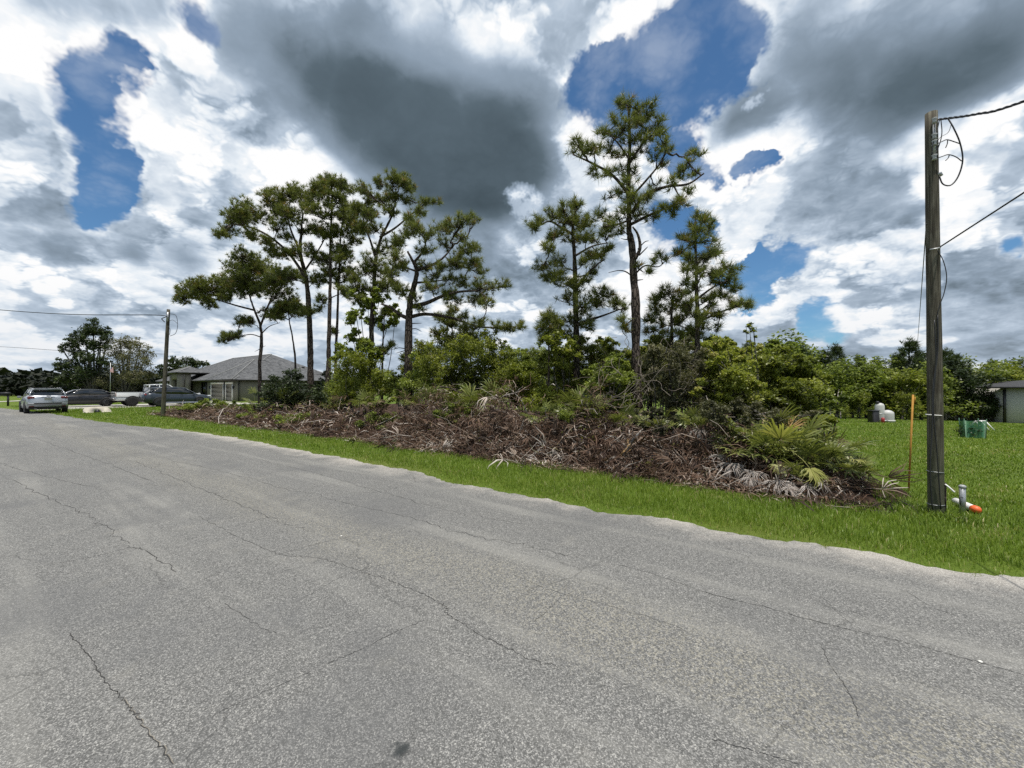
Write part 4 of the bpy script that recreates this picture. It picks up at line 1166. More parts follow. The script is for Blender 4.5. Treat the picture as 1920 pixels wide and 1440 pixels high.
M_PSTEM = plain('palmetto_stem', (0.060, 0.040, 0.028), 0.95, 0.5, 20)
PALM = [(1385, 7.75, 11, 1.0, 'green saw palmetto at the left edge of the big palmetto clump'), (1415, 8.2, 11, 1.1, 'tall saw palmetto at the back left of the big palmetto clump'), (1448, 8.6, 10, 1.05, 'saw palmetto at the back of the big clump beside dry orange fronds'),
        (1462, 7.75, 12, 1.05, 'saw palmetto in the front middle of the big clump, fronds fanned low'), (1490, 8.2, 11, 1.1, 'saw palmetto in the centre of the big palmetto clump'), (1528, 8.6, 11, 1.0, 'saw palmetto at the back right of the big clump by the lawn'),
        (1535, 7.85, 12, 0.95, 'saw palmetto in front of the right end of the big clump'), (1560, 8.25, 10, 0.9, 'saw palmetto right of the clump centre, dark fronds'), (1592, 7.9, 10, 0.75, 'small saw palmetto at the lawn edge, rightmost of the clump'), (1500, 7.35, 7, 0.6, 'small low palmetto at the foot of the clump front'),
        (1308, 8.0, 9, 0.75, 'single saw palmetto between dead fronds left of the clump'), (1010, 8.1, 8, 0.75, 'yellowish saw palmetto among dead fronds below the layered pine'), (1040, 8.2, 8, 0.7, 'saw palmetto right of the yellowish palmetto among dead fronds'), (1172, 8.3, 8, 0.75, 'saw palmetto above the broken log'),
        (848, 8.9, 10, 1.1, 'saw palmetto in front of the large leafy shrub, left one'), (890, 8.8, 10, 1.1, 'saw palmetto in front of the large leafy shrub, middle one'), (928, 9.0, 10, 1.15, 'saw palmetto in front of the large leafy shrub, right one'), (1078, 9.1, 10, 1.15, 'dark saw palmetto below the layered pine trunk'),
        (1112, 8.8, 9, 1.0, 'dark saw palmetto left of the tallest pine'), (768, 8.7, 8, 1.0, 'saw palmetto at the foot of the spreading pine'), (806, 8.5, 9, 1.05, 'saw palmetto right of the spreading pine trunk'), (535, 8.5, 8, 1.1, 'saw palmetto in the dark brush below the thick pine'),
        (478, 8.4, 7, 1.0, 'saw palmetto near the left end of the bank'), (688, 8.4, 8, 0.9, 'saw palmetto below the yellow-green shrub'), (622, 8.3, 7, 0.95, 'saw palmetto between the tall straight pine and the thick pine'), (1240, 8.6, 8, 0.85, 'saw palmetto under the twiggy grey shrub')]
for (px, t, nf, sc, lab) in PALM:
    nf = nf - 1
    Y0 = depth_t(px, t)
    x = (px - 960) / FPX * Y0
    u, tt = UT(x, Y0)
    z0 = surf(u, tt)
    root = empty('saw_palmetto', (x, Y0, z0))
    st = MB()
    hgt = 0.10 * sc + (0.06 if px > 1380 else 0.38)
    st.tube(spline([(0, 0, -0.1), (rng.normal(0, .05), rng.normal(0, .05), hgt * .5), (rng.normal(0, .06), rng.normal(0, .06), hgt)], 3), (0.07, 0.068, 0.065, 0.06, 0.055, 0.05, 0.03), 7)
    st.build('stem', M_PSTEM, root, True)
    a0 = rng.random() * 6.28
    for k in range(nf):
        me = FR[int(rng.integers(0, len(FR)))]
        o = bpy.data.objects.new('frond', me)
        if lab.startswith('saw palmetto in the front middle') and k == 0:
            o.data = FY
        COL.objects.link(o)
        o.parent = root
        az = a0 + k * 2.4 + rng.normal(0, 0.3)
        elv = R(rng.uniform(2, 62) if px > 1380 else rng.uniform(15, 75))
        place(o, (0, 0, hgt * rng.uniform(0.7, 1.0)), az, elv, rng.normal(0, 0.35), sc * rng.uniform(0.85, 1.12))
    tag(root, lab, 'palmetto', 'saw palmettos on the brush bank')


def lone(me, name, px, py, Y, az, elv, sc, label, group=None, cat='frond', roll=0.0):
    o = bpy.data.objects.new(name, me)
    COL.objects.link(o)
    p = at(px, py, Y)
    place(o, p, az, elv, roll, sc)
    return tag(o, label, cat, group)


lone(FO, 'dry_frond', 1462, 828, depth_t(1462, 8.1), R(10), R(48), 0.62, 'dry orange palm frond sticking up out of the palmetto clump')
lone(FO, 'dry_frond', 1452, 822, depth_t(1452, 8.3), R(70), R(55), 0.5, 'dry orange palm frond standing behind the leaning dry one')
lone(FY, 'yellow_frond', 1490, 850, depth_t(1490, 7.4), R(-75), R(-38), 0.66, 'lime yellow palm frond drooping at the front of the palmetto clump')
lone(FY, 'yellow_frond', 1455, 856, depth_t(1455, 7.4), R(-120), R(-40), 0.36, 'small lime yellow frond left of the drooping yellow frond')
lone(FY, 'yellow_frond', 1572, 862, depth_t(1572, 7.7), R(-70), R(10), 0.45, 'small yellow frond fanned at the right end of the palmetto clump')

# the big pale dead fan lying on the slope
PALE = foliage('pale_frond', [(0.2, (0.10, 0.08, 0.07)), (0.5, (0.30, 0.265, 0.24)), (0.8, (0.52, 0.48, 0.45))], 0.1, 0.8)
FP = frond_mesh('pale_frond', PALE, seed=60, spread=85, nl=30, ll=0.50, pet=0.30, droop=0.16, curl=0.45, w=0.0095, miss=0.12)
for k, (px, py, t, az, elv, sc, lab) in enumerate([(1450, 880, 7.35, -110, -30, 0.85, 'large bleached dead palm fan lying on the slope below the clump'), (1482, 890, 7.2, -60, -32, 0.75, 'bleached dead palm fan right of the large bleached fan'), (1420, 868, 7.45, -140, -26, 0.75, 'bleached dead palm fan left of the large bleached fan'),
                                                   (1300, 792, 8.0, -80, -40, 0.6, 'pale dead frond hanging left of the single palmetto'), (1508, 888, 7.25, -35, -30, 0.6, 'bleached dead frond at the right end of the slope fans'),
                                                   (1370, 852, 7.5, -120, -34, 0.7, 'pale dead fan on the slope left of the bleached fans'), (1120, 790, 8.1, -100, -30, 0.7, 'rusty dead fan above the dark hollow left of the broken log'),
                                                   (1462, 900, 7.15, -85, -22, 0.6, 'bleached dead fan lowest on the slope at the grass edge'), (1400, 882, 7.25, -100, -30, 0.55, 'small bleached fan at the left foot of the slope fans'), (1340, 835, 7.6, -90, -50, 0.6, 'pale dead frond hanging below the single palmetto')]):
    lone(FP if k != 6 else FD[1], 'dead_fan', px, py, depth_t(px, t), R(az), R(elv), sc, lab)

# dead fronds that can be told apart, spread over the bank
GD = 'dead palmetto fronds lying over the brush bank'
k = 0
while k < 70:
    u = rng.uniform(-29, 0.9) if rng.random() < 0.35 else rng.uniform(-10, 0.9)
    t = 7.2 + abs(rng.normal(0, 0.75))
    x, y, _ = LF(u, t)
    if float(bank_h(u, t)) < 0.12 or y < 2:
        continue
    o = bpy.data.objects.new('dead_frond', FD[k % len(FD)])
    COL.objects.link(o)
    place(o, (x, y, surf(u, t) + rng.uniform(0.12, 0.55) * min(1.0, (t - 6.9) / 0.9)), R(-55 + rng.normal(0, 70)), R(rng.normal(-12, 22)), rng.normal(0, 0.7), rng.uniform(0.45, 0.85))
    tag(o, 'brown dead palmetto frond in the heap on the brush bank', 'dead frond', GD)
    k += 1

# the heap itself: hundreds of withered fronds, leaf strips and twigs
tmpl = [frond_arrays(seed=80 + j, spread=40 + 20 * (j % 4), nl=7 + j % 5, ll=0.30 + 0.06 * (j % 4), pet=0.25 + 0.1 * (j % 3), droop=0.1 + 0.1 * (j % 3), fold=-0.2 + 0.25 * (j % 4), curl=0.1 + 0.22 * (j % 4), w=0.008 + 0.003 * (j % 3), miss=0.3) for j in range(16)]
VV, F4s, F3s, TT, n0 = [], [], [], [], 0


def pile(u, t):
    u, t = np.asarray(u, float), np.asarray(t, float)
    h = np.interp(u, [-31, -20, -9, -4, -1, 1.0], [0.20, 0.32, 0.80, 0.66, 0.40, 0.10])
    return h * smooth01((t - 7.05) / 1.1) * (1 - smooth01((t - 9.6) / 1.5)) * np.clip(0.80 + 1.5 * lump(u * 1.5, t * 1.7, 0.9), 0.03, 1.8)


def cand(n, near=0.55, tspread=0.95):
    u = np.where(rng.random(n) < near, rng.uniform(-10, 1.0, n), rng.uniform(-31, 1.0, n))
    t = 7.0 + np.abs(rng.normal(0, tspread, n))
    t = np.where(rng.random(n) < 0.10, 6.78 + 0.35 * rng.random(n), t)
    ok = (bank_h(u, t) > 0.05) | (t < 7.2)
    return u[ok], t[ok]


u, t = cand(1500)
zb = bank_h(u, t) + terrain(u, t)
zp = zb + pile(u, t) * rng.random(len(u)) ** 0.7 + 0.03
for j in range(len(u)):
    Va, A4, A3, Ta = tmpl[j % 16]
    az, elv, rl, sc = R(-55 + rng.normal(0, 110)), R(rng.normal(-15, 32)), rng.normal(0, 1.2), rng.uniform(0.4, 1.1)
    M = np.array(Matrix.Rotation(az, 3, 'Z') @ Matrix.Rotation(-elv, 3, 'Y') @ Matrix.Rotation(rl, 3, 'X')) * sc
    x, y, _ = LF(u[j], t[j])
    W = Va @ M.T + np.array((x, y, zp[j]))
    VV.append(W); F4s.append(A4 + n0); F3s.append(A3 + n0); n0 += len(W)
    TT.append(np.clip(Ta * 0.5 + 0.20 + rng.normal(0, 0.20) + 0.32 * float(lump(u[j] * 1.1, t[j] * 1.4, 3.0)), 0, 1))
# loose strips
u, t = cand(24000, 0.6, 0.85)
n = len(u)
zz = bank_h(u, t) + terrain(u, t) + pile(u, t) * rng.random(n) + 0.025
P = np.stack([u * CU + t * SU, -u * SU + t * CU, zz], 1)
a = rng.random(n) * 6.283
d = unit(np.stack([np.cos(a), np.sin(a), rng.normal(-0.1, 0.35, n)], 1))
s = unit(np.cross(d, rng.normal(0, 1, (n, 3)) * 0.6 + np.array((0, 0, 1))))
L = rng.uniform(0.05, 0.30, n)[:, None] * np.where(u < -12, 1.5, 1.0)[:, None]
W = rng.uniform(0.004, 0.012, n)[:, None] * np.where(u < -12, 1.7, 1.0)[:, None]
mid = P + d * L * .5 + np.array((0, 0, 1)) * (rng.random((n, 1)) * 0.05)
V = np.stack([P - s * W * .5, P + s * W * .5, mid - s * W, mid + s * W, P + d * L - np.array((0, 0, 1)) * rng.random((n, 1)) * 0.05], 1).reshape(-1, 3)
k = np.arange(n)[:, None] * 5 + n0
F4s.append(k + np.array([0, 1, 3, 2])); F3s.append(k + np.array([2, 3, 4]))
VV.append(V); n0 += len(V)
TT.append(np.repeat(np.clip(rng.normal(0.48, 0.22, n) + 0.32 * lump(u * 1.1, t * 1.4, 3.0), 0, 1), 5))
heap = mk('brush_debris', np.concatenate(VV), [np.concatenate(F4s), np.concatenate(F3s)], M_DEAD, None, False, np.concatenate(TT))
tag(heap, 'heap of withered palm fronds and leaf litter along the bank', 'debris', kind='stuff')

tw = MB()
u, t = cand(3200, 0.62, 0.9)
for j in range(len(u)):
    x, y, _ = LF(u[j], t[j])
    p = np.array((x, y, float(bank_h(u[j], t[j]) + terrain(u[j], t[j]) + pile(u[j], t[j]) * rng.random() + 0.02)))
    a = rng.random() * 6.283
    d = unit(np.array((math.cos(a), math.sin(a), rng.normal(0.1, 0.4))))
    ln = rng.uniform(0.10, 0.75) * (1.0 if u[j] < -0.2 else 0.4)
    far = 1.0 if u[j] > -12 else 1.7
    Q = np.array([p, p + d * ln * .4 + rng.normal(0, .03, 3), p + d * ln * .75 + rng.normal(0, .04, 3), p + d * ln + rng.normal(0, .05, 3)])
    if rng.random() < 0.10 and u[j] < -0.6:
        far *= 2.2
        Q = p + (Q - p) * 1.5
    tw.tube(Q, rng.uniform(0.0025, 0.006) * far * np.array((1, .85, .7, .4)), 3, False, float(np.clip(rng.normal(0.62, 0.25), 0, 1)))
to = tw.build('twig_litter', M_DEAD, None, True)
tag(to, 'fine dead twigs mixed through the brush heap', 'twigs', kind='stuff')

# fresh sprouts pushing through the heap in patches
u, t = cand(9000, 0.5, 1.1)
pt_ = lump(u * 0.8, t * 1.1, 6.0) + 0.5 * lump(u * 2.3, t * 2.0, 1.0)
ok = (pt_ + rng.normal(0, 0.2, len(u)) > 0.45) & (t > 7.25)
u, t = u[ok], t[ok]
zz = bank_h(u, t) + terrain(u, t) + pile(u, t) * 0.9 + rng.random(len(u)) * 0.16
P = np.stack([u * CU + t * SU, -u * SU + t * CU, zz], 1)
V, F, tn = leaf_mesh(P, 0.05 * np.where(u < -12, 1.7, 1.0), np.clip(rng.normal(0.5, 0.2, len(u)), 0, 1), asp=0.4)
tag(mk('sprouts', V, [F], M_LEAF, None, False, tn), 'green sprouts pushing through the heap of dead fronds', 'weeds', kind='stuff')

# dead branches that stand out
M_STICK = mat('stick_bark', m_bark, c0=(0.10, 0.085, 0.07), c1=(0.26, 0.23, 0.20), c2=(0.42, 0.385, 0.35))
M_STICKD = mat('dark_stick_bark', m_bark, c0=(0.025, 0.02, 0.017), c1=(0.09, 0.07, 0.055), c2=(0.17, 0.14, 0.12))


def stick(pts, t, r, label, m=None, name='dead_branch', side=(), grp=None):
    Y0 = depth_t(pts[0][0], t)
    n = len(pts)
    P = [np.array(at(x, y, Y0 + 0.03 * i * (1 if i % 2 else -1))) for i, (x, y) in enumerate(pts)]
    Q = spline(P, 5)
    org = Q[0].copy()
    b = MB()
    b.tube(Q - org, r * (1 - 0.55 * np.linspace(0, 1, len(Q))) * (1 + 0.1 * rng.normal(0, 1, len(Q))), 6)
    for f, dx, dz in side:
        p = along(Q, f) - org
        b.tube(spline([p, p + np.array((dx * .5, 0.02, dz * .4)), p + np.array((dx, 0.05, dz))], 3), r * np.linspace(0.5, 0.15, 7), 5)
    o = b.build(name, m or M_STICK, None, True)
    o.location = org
    return tag(o, label, 'branch', grp)


stick([(1007, 797), (988, 773), (978, 752), (960, 733), (948, 728)], 8.0, 0.013, 'long pale arching branch above the dead fronds left of centre', side=[(0.5, 0.1, 0.12)])
stick([(954, 845), (968, 830), (977, 802), (986, 777)], 7.75, 0.018, 'pale forked stick leaning in the heap left of centre', side=[(0.2, -0.15, -0.02), (0.7, 0.12, 0.1)])
stick([(1160, 903), (1172, 893), (1190, 876)], 7.15, 0.012, 'dark stick sticking out over the verge grass', M_STICKD)
stick([(1200, 820), (1240, 838), (1285, 866), (1310, 880)], 7.6, 0.010, 'long thin branch lying across the heap right of the broken log')
stick([(1355, 786), (1338, 772), (1328, 752), (1324, 742)], 8.4, 0.012, 'bare crooked pale stick left of the palmetto clump')
stick([(1415, 779), (1440, 773), (1465, 770)], 8.8, 0.010, 'thin pale branch lying on the scrub behind the clump')
stick([(1576, 785), (1575, 762), (1571, 744), (1573, 730)], 9.9, 0.012, 'bare white stem at the lawn corner', side=[(0.25, -0.25, 0.22), (0.5, 0.1, 0.2)])
stick([(1062, 812), (1085, 800), (1112, 793)], 7.9, 0.009, 'thin grey stick lying across the dark hollow, upper one')
stick([(1070, 838), (1095, 833), (1128, 818), (1150, 812)], 7.7, 0.009, 'thin grey stick lying across the dark hollow, lower one')
stick([(1000, 836), (1035, 834), (1062, 828)], 7.6, 0.009, 'grey stick lying low below the yellowish palmetto')
stick([(1230, 770), (1262, 752), (1295, 722), (1310, 700)], 9.0, 0.012, 'dead branch slanting up through the twiggy shrub', side=[(0.5, 0.2, 0.05), (0.7, -0.1, 0.2)])
stick([(670, 815), (671, 790), (674, 760), (676, 735)], 8.2, 0.02, 'thin dead stem standing below the yellow-green shrub', M_STICKD)
stick([(700, 815), (725, 795), (742, 780)], 7.9, 0.035, 'fallen grey limb slanting up the bank left of the spreading pine', M_STICKD)
stick([(820, 855), (850, 838), (880, 826)], 7.4, 0.02, 'grey limb lying low on the bank below the leafy shrub')
stick([(1345, 828), (1380, 842), (1420, 855)], 7.6, 0.010, 'thin pale branch under the left of the palmetto clump')
stick([(1300, 850), (1325, 832), (1340, 812)], 7.7, 0.010, 'thin grey stick standing under the single palmetto')
stick([(1598, 935), (1612, 925), (1618, 912)], 7.3, 0.010, 'curled pale root at the right foot of the bank')
stick([(905, 860), (930, 838), (950, 826)], 7.5, 0.012, 'pale stick slanting in the heap below the right palmetto')

# thicker limbs lying about in the heap
for k in range(18):
    u_ = rng.uniform(-9, -0.5) if k < 12 else rng.uniform(-26, -9)
    t_ = rng.uniform(7.25, 8.6)
    x, y, _ = LF(u_, t_)
    p = np.array((x, y, surf(u_, t_) + float(pile(u_, t_)) * rng.uniform(0.5, 1.0) + 0.02))
    a_ = rng.random() * 6.283
    d = unit(np.array((math.cos(a_), math.sin(a_), rng.normal(0.12, 0.25))))
    ln, r_ = rng.uniform(0.5, 1.1), rng.uniform(0.014, 0.030)
    Q = spline([p * 0, d * ln * .4 + rng.normal(0, .05, 3), d * ln * .75 + rng.normal(0, .06, 3), d * ln], 4)
    b = MB()
    b.tube(Q, r_ * np.linspace(1, 0.5, len(Q)) * (1 + 0.12 * rng.normal(0, 1, len(Q))), 7)
    for f in (0.45, 0.7):
        q0 = along(Q, f)
        b.tube([q0, q0 + unit(d + rng.normal(0, .6, 3)) * 0.12, q0 + unit(d + rng.normal(0, .6, 3)) * 0.24], (r_ * .5, r_ * .35, r_ * .15), 5)
    o = b.build('dead_limb', M_STICK if k % 3 else M_STICKD, None, True)
    o.location = p
    tag(o, 'grey dead limb lying among the fronds of the brush heap', 'branch', 'dead limbs in the brush heap')

# broken log with splintered yellow heartwood
Yl = depth_t(1180, 7.55)
lp = [np.array(at(*p, Yl + dy)) for p, dy in (((1156, 872), 0.05), ((1168, 852), 0), ((1186, 826), -0.02), ((1205, 804), 0.0))]
org = lp[0].copy()
root = empty('broken_log', org)
Q = spline(lp, 5) - org
b = MB()
b.tube(Q, 0.050 * np.interp(np.linspace(0, 1, len(Q)), [0, 0.35, 0.6, 0.85, 1], [1.0, 0.85, 0.5, 0.42, 0.2]) * (1 + 0.12 * rng.normal(0, 1, len(Q))), 8)
b.build('log', M_STICK, root, True)
sp_ = MB()
for k in range(22):
    f = rng.uniform(0.25, 0.62)
    p = along(Q, f) + rng.normal(0, 0.022, 3) + np.array((-0.01, -0.035, 0))
    d = unit(Q[-1] - Q[0] + rng.normal(0, 0.25, 3))
    sp_.tube([p - d * 0.06, p, p + d * rng.uniform(0.05, 0.13)], (0.010, 0.009, 0.002), 4)
tag(sp_.build('splinters', plain('heartwood', (0.42, 0.27, 0.12), 0.8, 0.35, 30), root), 'splintered yellow heartwood')
tag(root, 'broken pale log with splintered yellow heartwood leaning in the heap', 'log')

# old palmetto trunks and charred stubs standing in the bank
for (px, y0, y1, t, r, lab) in [(921, 815, 768, 7.9, 0.07, 'dark palm stub standing in the heap below the right palmetto'), (583, 835, 770, 7.9, 0.09, 'charred stub at the foot of the thick pine'), (998, 840, 805, 7.7, 0.06, 'short dark stub beside the pale forked stick'), (1056, 835, 800, 7.8, 0.05, 'short brown palm stub right of the pale forked stick'),
                                (518, 820, 772, 7.9, 0.10, 'dark leaning stub in the dark brush near the left pines')]:
    Y0 = depth_t(px, t)
    a, b_ = np.array(at(px, y0, Y0)), np.array(at(px + 4, y1, Y0))
    Q = spline([a, (a + b_) / 2 + rng.normal(0, .02, 3), b_], 4)
    st = MB()
    st.tube(Q - a, r * (1.15 - 0.3 * np.linspace(0, 1, len(Q))) * (1 + .12 * rng.normal(0, 1, len(Q))), 8)
    o = st.build('palm_stub', M_PSTEM, None, True)
    o.location = a
    tag(o, lab, 'stub', 'old stubs in the brush bank')

# ---------------------------------------------------------------- far trees
def fartree(kind, seed):
    """prototype standing at the origin, about 5 m tall"""
    global rng
    keep, rng = rng, np.random.default_rng(seed)
    root = empty('background_pine' if kind == 'pine' else 'background_tree')
    tr = MB()
    if kind == 'pine':
        H = 5.0
        tr.tube(spline([(0, 0, -.3), (0.05, 0, 2.4), (0, 0, H)], 4), np.linspace(0.11, 0.02, 9), 7)
        C, A, Tt = [], [], []
        for z in np.arange(0.7, H, 0.26):
            rr = 1.35 * (1 - (z / H) ** 1.3) + 0.16
            for k in range(6):
                a = rng.random() * 6.283
                e = np.array((math.cos(a) * rr, math.sin(a) * rr, z + 0.38 * rr + rng.normal(0, .1)))
                s = np.array((0, 0, z - 0.05))
                tr.tube([s, (s + e) / 2 + (0, 0, -0.08), e], (0.022, 0.015, 0.008), 3, False)
                for f in (0.5, 0.68, 0.84, 1.0):
                    C.append(s * (1 - f) + e * f + rng.normal(0, 0.10, 3)); A.append(unit(e - s + np.array((0, 0, 0.8)))); Tt.append(0.45 + 0.25 * z / H + rng.normal(0, .12))
        V, F, tn = needle_mesh(np.array(C), np.array(A), 16, 0.30, 0.016, np.clip(np.array(Tt), 0, 1), spread=0.6)
        m = M_NEEDLE_FAR
    else:
        P, tn = [], []
        tops = []
        nb = 13
        for k in range(nb):
            z = rng.uniform(1.0, 4.6)
            rr = 1.5 * math.sqrt(max(0.08, 1 - ((z - 2.4) / 2.9) ** 2))
            a = rng.random() * 6.283
            c = np.array((math.cos(a) * rr * rng.uniform(.2, .9), math.sin(a) * rr * rng.uniform(.2, .9), z))
            tops.append(c)
            ns, r = 12, rng.uniform(0.55, 0.95)
            sc = unit(rng.normal(0, 1, (ns, 3))) * r * (0.5 + 0.5 * rng.random((ns, 1)))
            wh = rng.integers(0, ns, 330)
            q = c + sc[wh] + rng.normal(0, 0.16, (330, 3))
            P.append(q); tn.append(0.42 + rng.normal(0, .16, ns)[wh] + rng.normal(0, .1, 330) + 0.10 * (q[:, 2] - c[2]) / r)
        tr.tube(spline([(0, 0, -.3), (0.1, 0.05, 1.5), (0, 0, 3.6)], 4), np.linspace(0.12, 0.03, 9), 7)
        for c in tops:
            tr.tube(spline([(0, 0, c[2] * 0.45), c * .55 + np.array((0, 0, c[2] * .2)), c], 3), np.linspace(0.045, 0.012, 7), 4, False)
        P, tn = np.concatenate(P), np.concatenate(tn)
        ok = P[:, 2] > 0.1
        V, F, tn = leaf_mesh(P[ok], 0.20, tn[ok])
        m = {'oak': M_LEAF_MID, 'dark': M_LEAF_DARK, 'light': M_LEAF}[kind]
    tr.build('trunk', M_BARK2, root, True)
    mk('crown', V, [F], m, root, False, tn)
    rng = keep
    return root


protos = {k: fartree(k, 200 + i) for i, k in enumerate(('pine', 'oak', 'dark', 'light'))}
used = {k: False for k in protos}
GT = 'trees along the edge of the woods behind the field'
TXT = {'pine': 'young dark pine in the tree line behind the field', 'oak': 'leafy mid-green tree in the tree line behind the field', 'dark': 'dark leafy tree in the tree line behind the field', 'light': 'sunlit light green tree in the tree line behind the field'}
FT = [(1400, 652, 40, 'pine'), (1432, 648, 42, 'dark'), (1470, 640, 38, 'oak'), (1505, 660, 36, 'pine'), (1520, 700, 33, 'light'), (1545, 668, 38, 'dark'), (1566, 656, 42, 'pine'), (1570, 690, 33, 'oak'), (1598, 684, 34, 'oak'), (1625, 690, 34, 'dark'), (1650, 692, 33, 'oak'), (1672, 684, 36, 'oak'),
      (1690, 700, 32, 'light'), (1706, 646, 35, 'pine'), (1728, 690, 33, 'oak'), (1745, 678, 38, 'dark'), (1772, 664, 38, 'pine'), (1770, 700, 32, 'oak'), (1800, 680, 35, 'dark'), (1822, 700, 32, 'dark'), (1848, 692, 35, 'oak'), (1872, 690, 37, 'light'), (1900, 690, 39, 'oak'), (1925, 684, 39, 'oak'), (1955, 690, 38, 'dark'),
      (1842, 735, 31, 'dark'), (1862, 742, 31, 'dark'), (1610, 735, 31, 'light'), (1700, 735, 31, 'light'), (1745, 740, 31, 'oak'),
      (985, 665, 30, 'pine'), (1000, 680, 26, 'dark'), (1050, 672, 28, 'pine'), (1110, 668, 30, 'pine'), (1140, 660, 30, 'pine'), (1165, 655, 28, 'dark'), (1215, 645, 28, 'pine'), (1250, 640, 30, 'pine'), (1290, 640, 30, 'dark'), (1330, 645, 34, 'pine'), (1365, 650, 36, 'pine'), (960, 690, 40, 'pine'), (1030, 690, 40, 'dark'), (1085, 690, 24, 'dark'),
      (905, 690, 44, 'dark'), (850, 700, 50, 'oak'), (790, 705, 50, 'dark'), (745, 712, 55, 'oak'), (690, 712, 55, 'dark'), (1585, 765, 30, 'light'), (1640, 770, 30, 'oak'), (1450, 655, 46, 'pine'), (1490, 655, 46, 'pine'), (1535, 664, 46, 'oak'), (1612, 676, 44, 'pine'), (1640, 680, 46, 'dark'), (1684, 672, 44, 'pine'), (1722, 668, 46, 'dark'), (1790, 672, 46, 'pine'), (1825, 680, 46, 'oak'), (1862, 684, 48, 'pine'), (1888, 682, 46, 'dark')]
MARK = [(770, 'between the left group of trunks'), (920, 'behind the large leafy shrub'), (1040, 'left of the layered pine'), (1120, 'behind the layered pine trunk'), (1180, 'left of the tallest pine'), (1270, 'just right of the tallest pine trunk'),
        (1385, 'behind the narrow conical pine'), (1450, 'behind the sunlit green bush'), (1530, 'behind the wide green thicket'), (1580, 'above the lawn corner left of the tanks'), (1632, 'just left of the grey water tanks'), (1695, 'right above the grey water tanks'),
        (1735, 'behind the orange stake'), (1790, 'behind the near utility pole'), (1850, 'behind the green mesh guard'), (2100, 'beside the right-hand house')]
WORD = {'pine': 'young dark pine', 'oak': 'leafy mid-green tree', 'dark': 'dark leafy tree', 'light': 'sunlit light green tree'}
rows = {}
for f in FT:
    rows.setdefault((f[3], next(w for lim, w in MARK if f[0] < lim)), []).append(f)
LAB = {}
for (kind, where), fs in rows.items():
    fs.sort()
    for k, f in enumerate(fs):
        pos = '' if len(fs) == 1 else (', left one', ', right one')[k] if len(fs) == 2 else (', leftmost', ', second from left', ', third from left', ', rightmost')[k if k < len(fs) - 1 else 3]
        LAB[f] = WORD[kind] + ' in far woods ' + where + pos
for f in FT:
    px, ty, Y, kind = f
    if used[kind]:
        o = copy_tree(protos[kind])
    else:
        o, used[kind] = protos[kind], True
    x = (px - 960) / FPX * Y
    u, t = UT(x, Y)
    zg = float(terrain(u, t))
    top = at(px, ty - (9 if px > 1380 and ty < 720 else 0), Y).z
    h = max(1.2, top - zg)
    s = h / 5.15
    w = s * (1.05 if kind == 'pine' else rng.uniform(1.15, 1.5))
    o.location = (x, Y, zg)
    o.scale = (w, w, s)
    o.rotation_euler = (0, 0, rng.random() * 6.28)
    tag(o, LAB[f], 'tree', GT)

# left-hand trees by the far road
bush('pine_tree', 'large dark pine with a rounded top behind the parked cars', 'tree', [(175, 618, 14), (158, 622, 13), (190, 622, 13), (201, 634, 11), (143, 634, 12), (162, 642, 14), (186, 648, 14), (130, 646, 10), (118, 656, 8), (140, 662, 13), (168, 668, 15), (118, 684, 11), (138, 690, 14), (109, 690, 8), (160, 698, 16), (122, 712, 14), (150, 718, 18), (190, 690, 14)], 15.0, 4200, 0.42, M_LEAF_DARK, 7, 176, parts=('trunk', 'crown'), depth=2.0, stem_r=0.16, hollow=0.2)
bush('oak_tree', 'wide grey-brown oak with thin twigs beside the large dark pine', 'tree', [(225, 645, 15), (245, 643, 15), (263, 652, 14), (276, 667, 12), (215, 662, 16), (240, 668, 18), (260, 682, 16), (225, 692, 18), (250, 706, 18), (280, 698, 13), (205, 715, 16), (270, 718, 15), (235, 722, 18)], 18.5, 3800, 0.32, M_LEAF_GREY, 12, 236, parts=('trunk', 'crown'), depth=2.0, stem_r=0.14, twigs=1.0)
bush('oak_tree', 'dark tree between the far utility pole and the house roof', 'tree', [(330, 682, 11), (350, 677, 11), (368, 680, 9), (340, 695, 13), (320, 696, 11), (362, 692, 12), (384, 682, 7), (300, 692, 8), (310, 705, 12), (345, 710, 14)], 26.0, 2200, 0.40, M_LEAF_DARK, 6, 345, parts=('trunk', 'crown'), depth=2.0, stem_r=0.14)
# dark belt of woods at the horizon
Pw, tw_ = [], []
for az in np.linspace(-82, 82, 330):
    D = 165 + 10 * math.sin(az * 0.35) + rng.uniform(-6, 6)
    zt = np.interp(az, [-82, -52, -40, 0, 82], [6.4, 6.2, 5.6, 4.6, 5.0]) + rng.normal(0, 0.35)
    n = 64
    aa = R(az) + rng.normal(0, 0.006, n)
    z = np.minimum(-0.8 + (zt + 0.8) * rng.random(n) ** 0.8, zt)
    dd = D + rng.normal(0, 2.0, n)
    Pw.append(np.stack([dd * np.sin(aa), dd * np.cos(aa), z], 1))
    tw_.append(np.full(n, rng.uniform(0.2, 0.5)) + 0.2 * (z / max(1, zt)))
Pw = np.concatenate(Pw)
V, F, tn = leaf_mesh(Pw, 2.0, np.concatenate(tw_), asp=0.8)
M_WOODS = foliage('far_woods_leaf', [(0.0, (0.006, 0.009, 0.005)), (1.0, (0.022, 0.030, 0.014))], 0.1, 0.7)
tag(mk('far_woods', V, [F], M_WOODS, None, False, tn), 'dark belt of distant woods along the horizon', 'woods', kind='stuff')
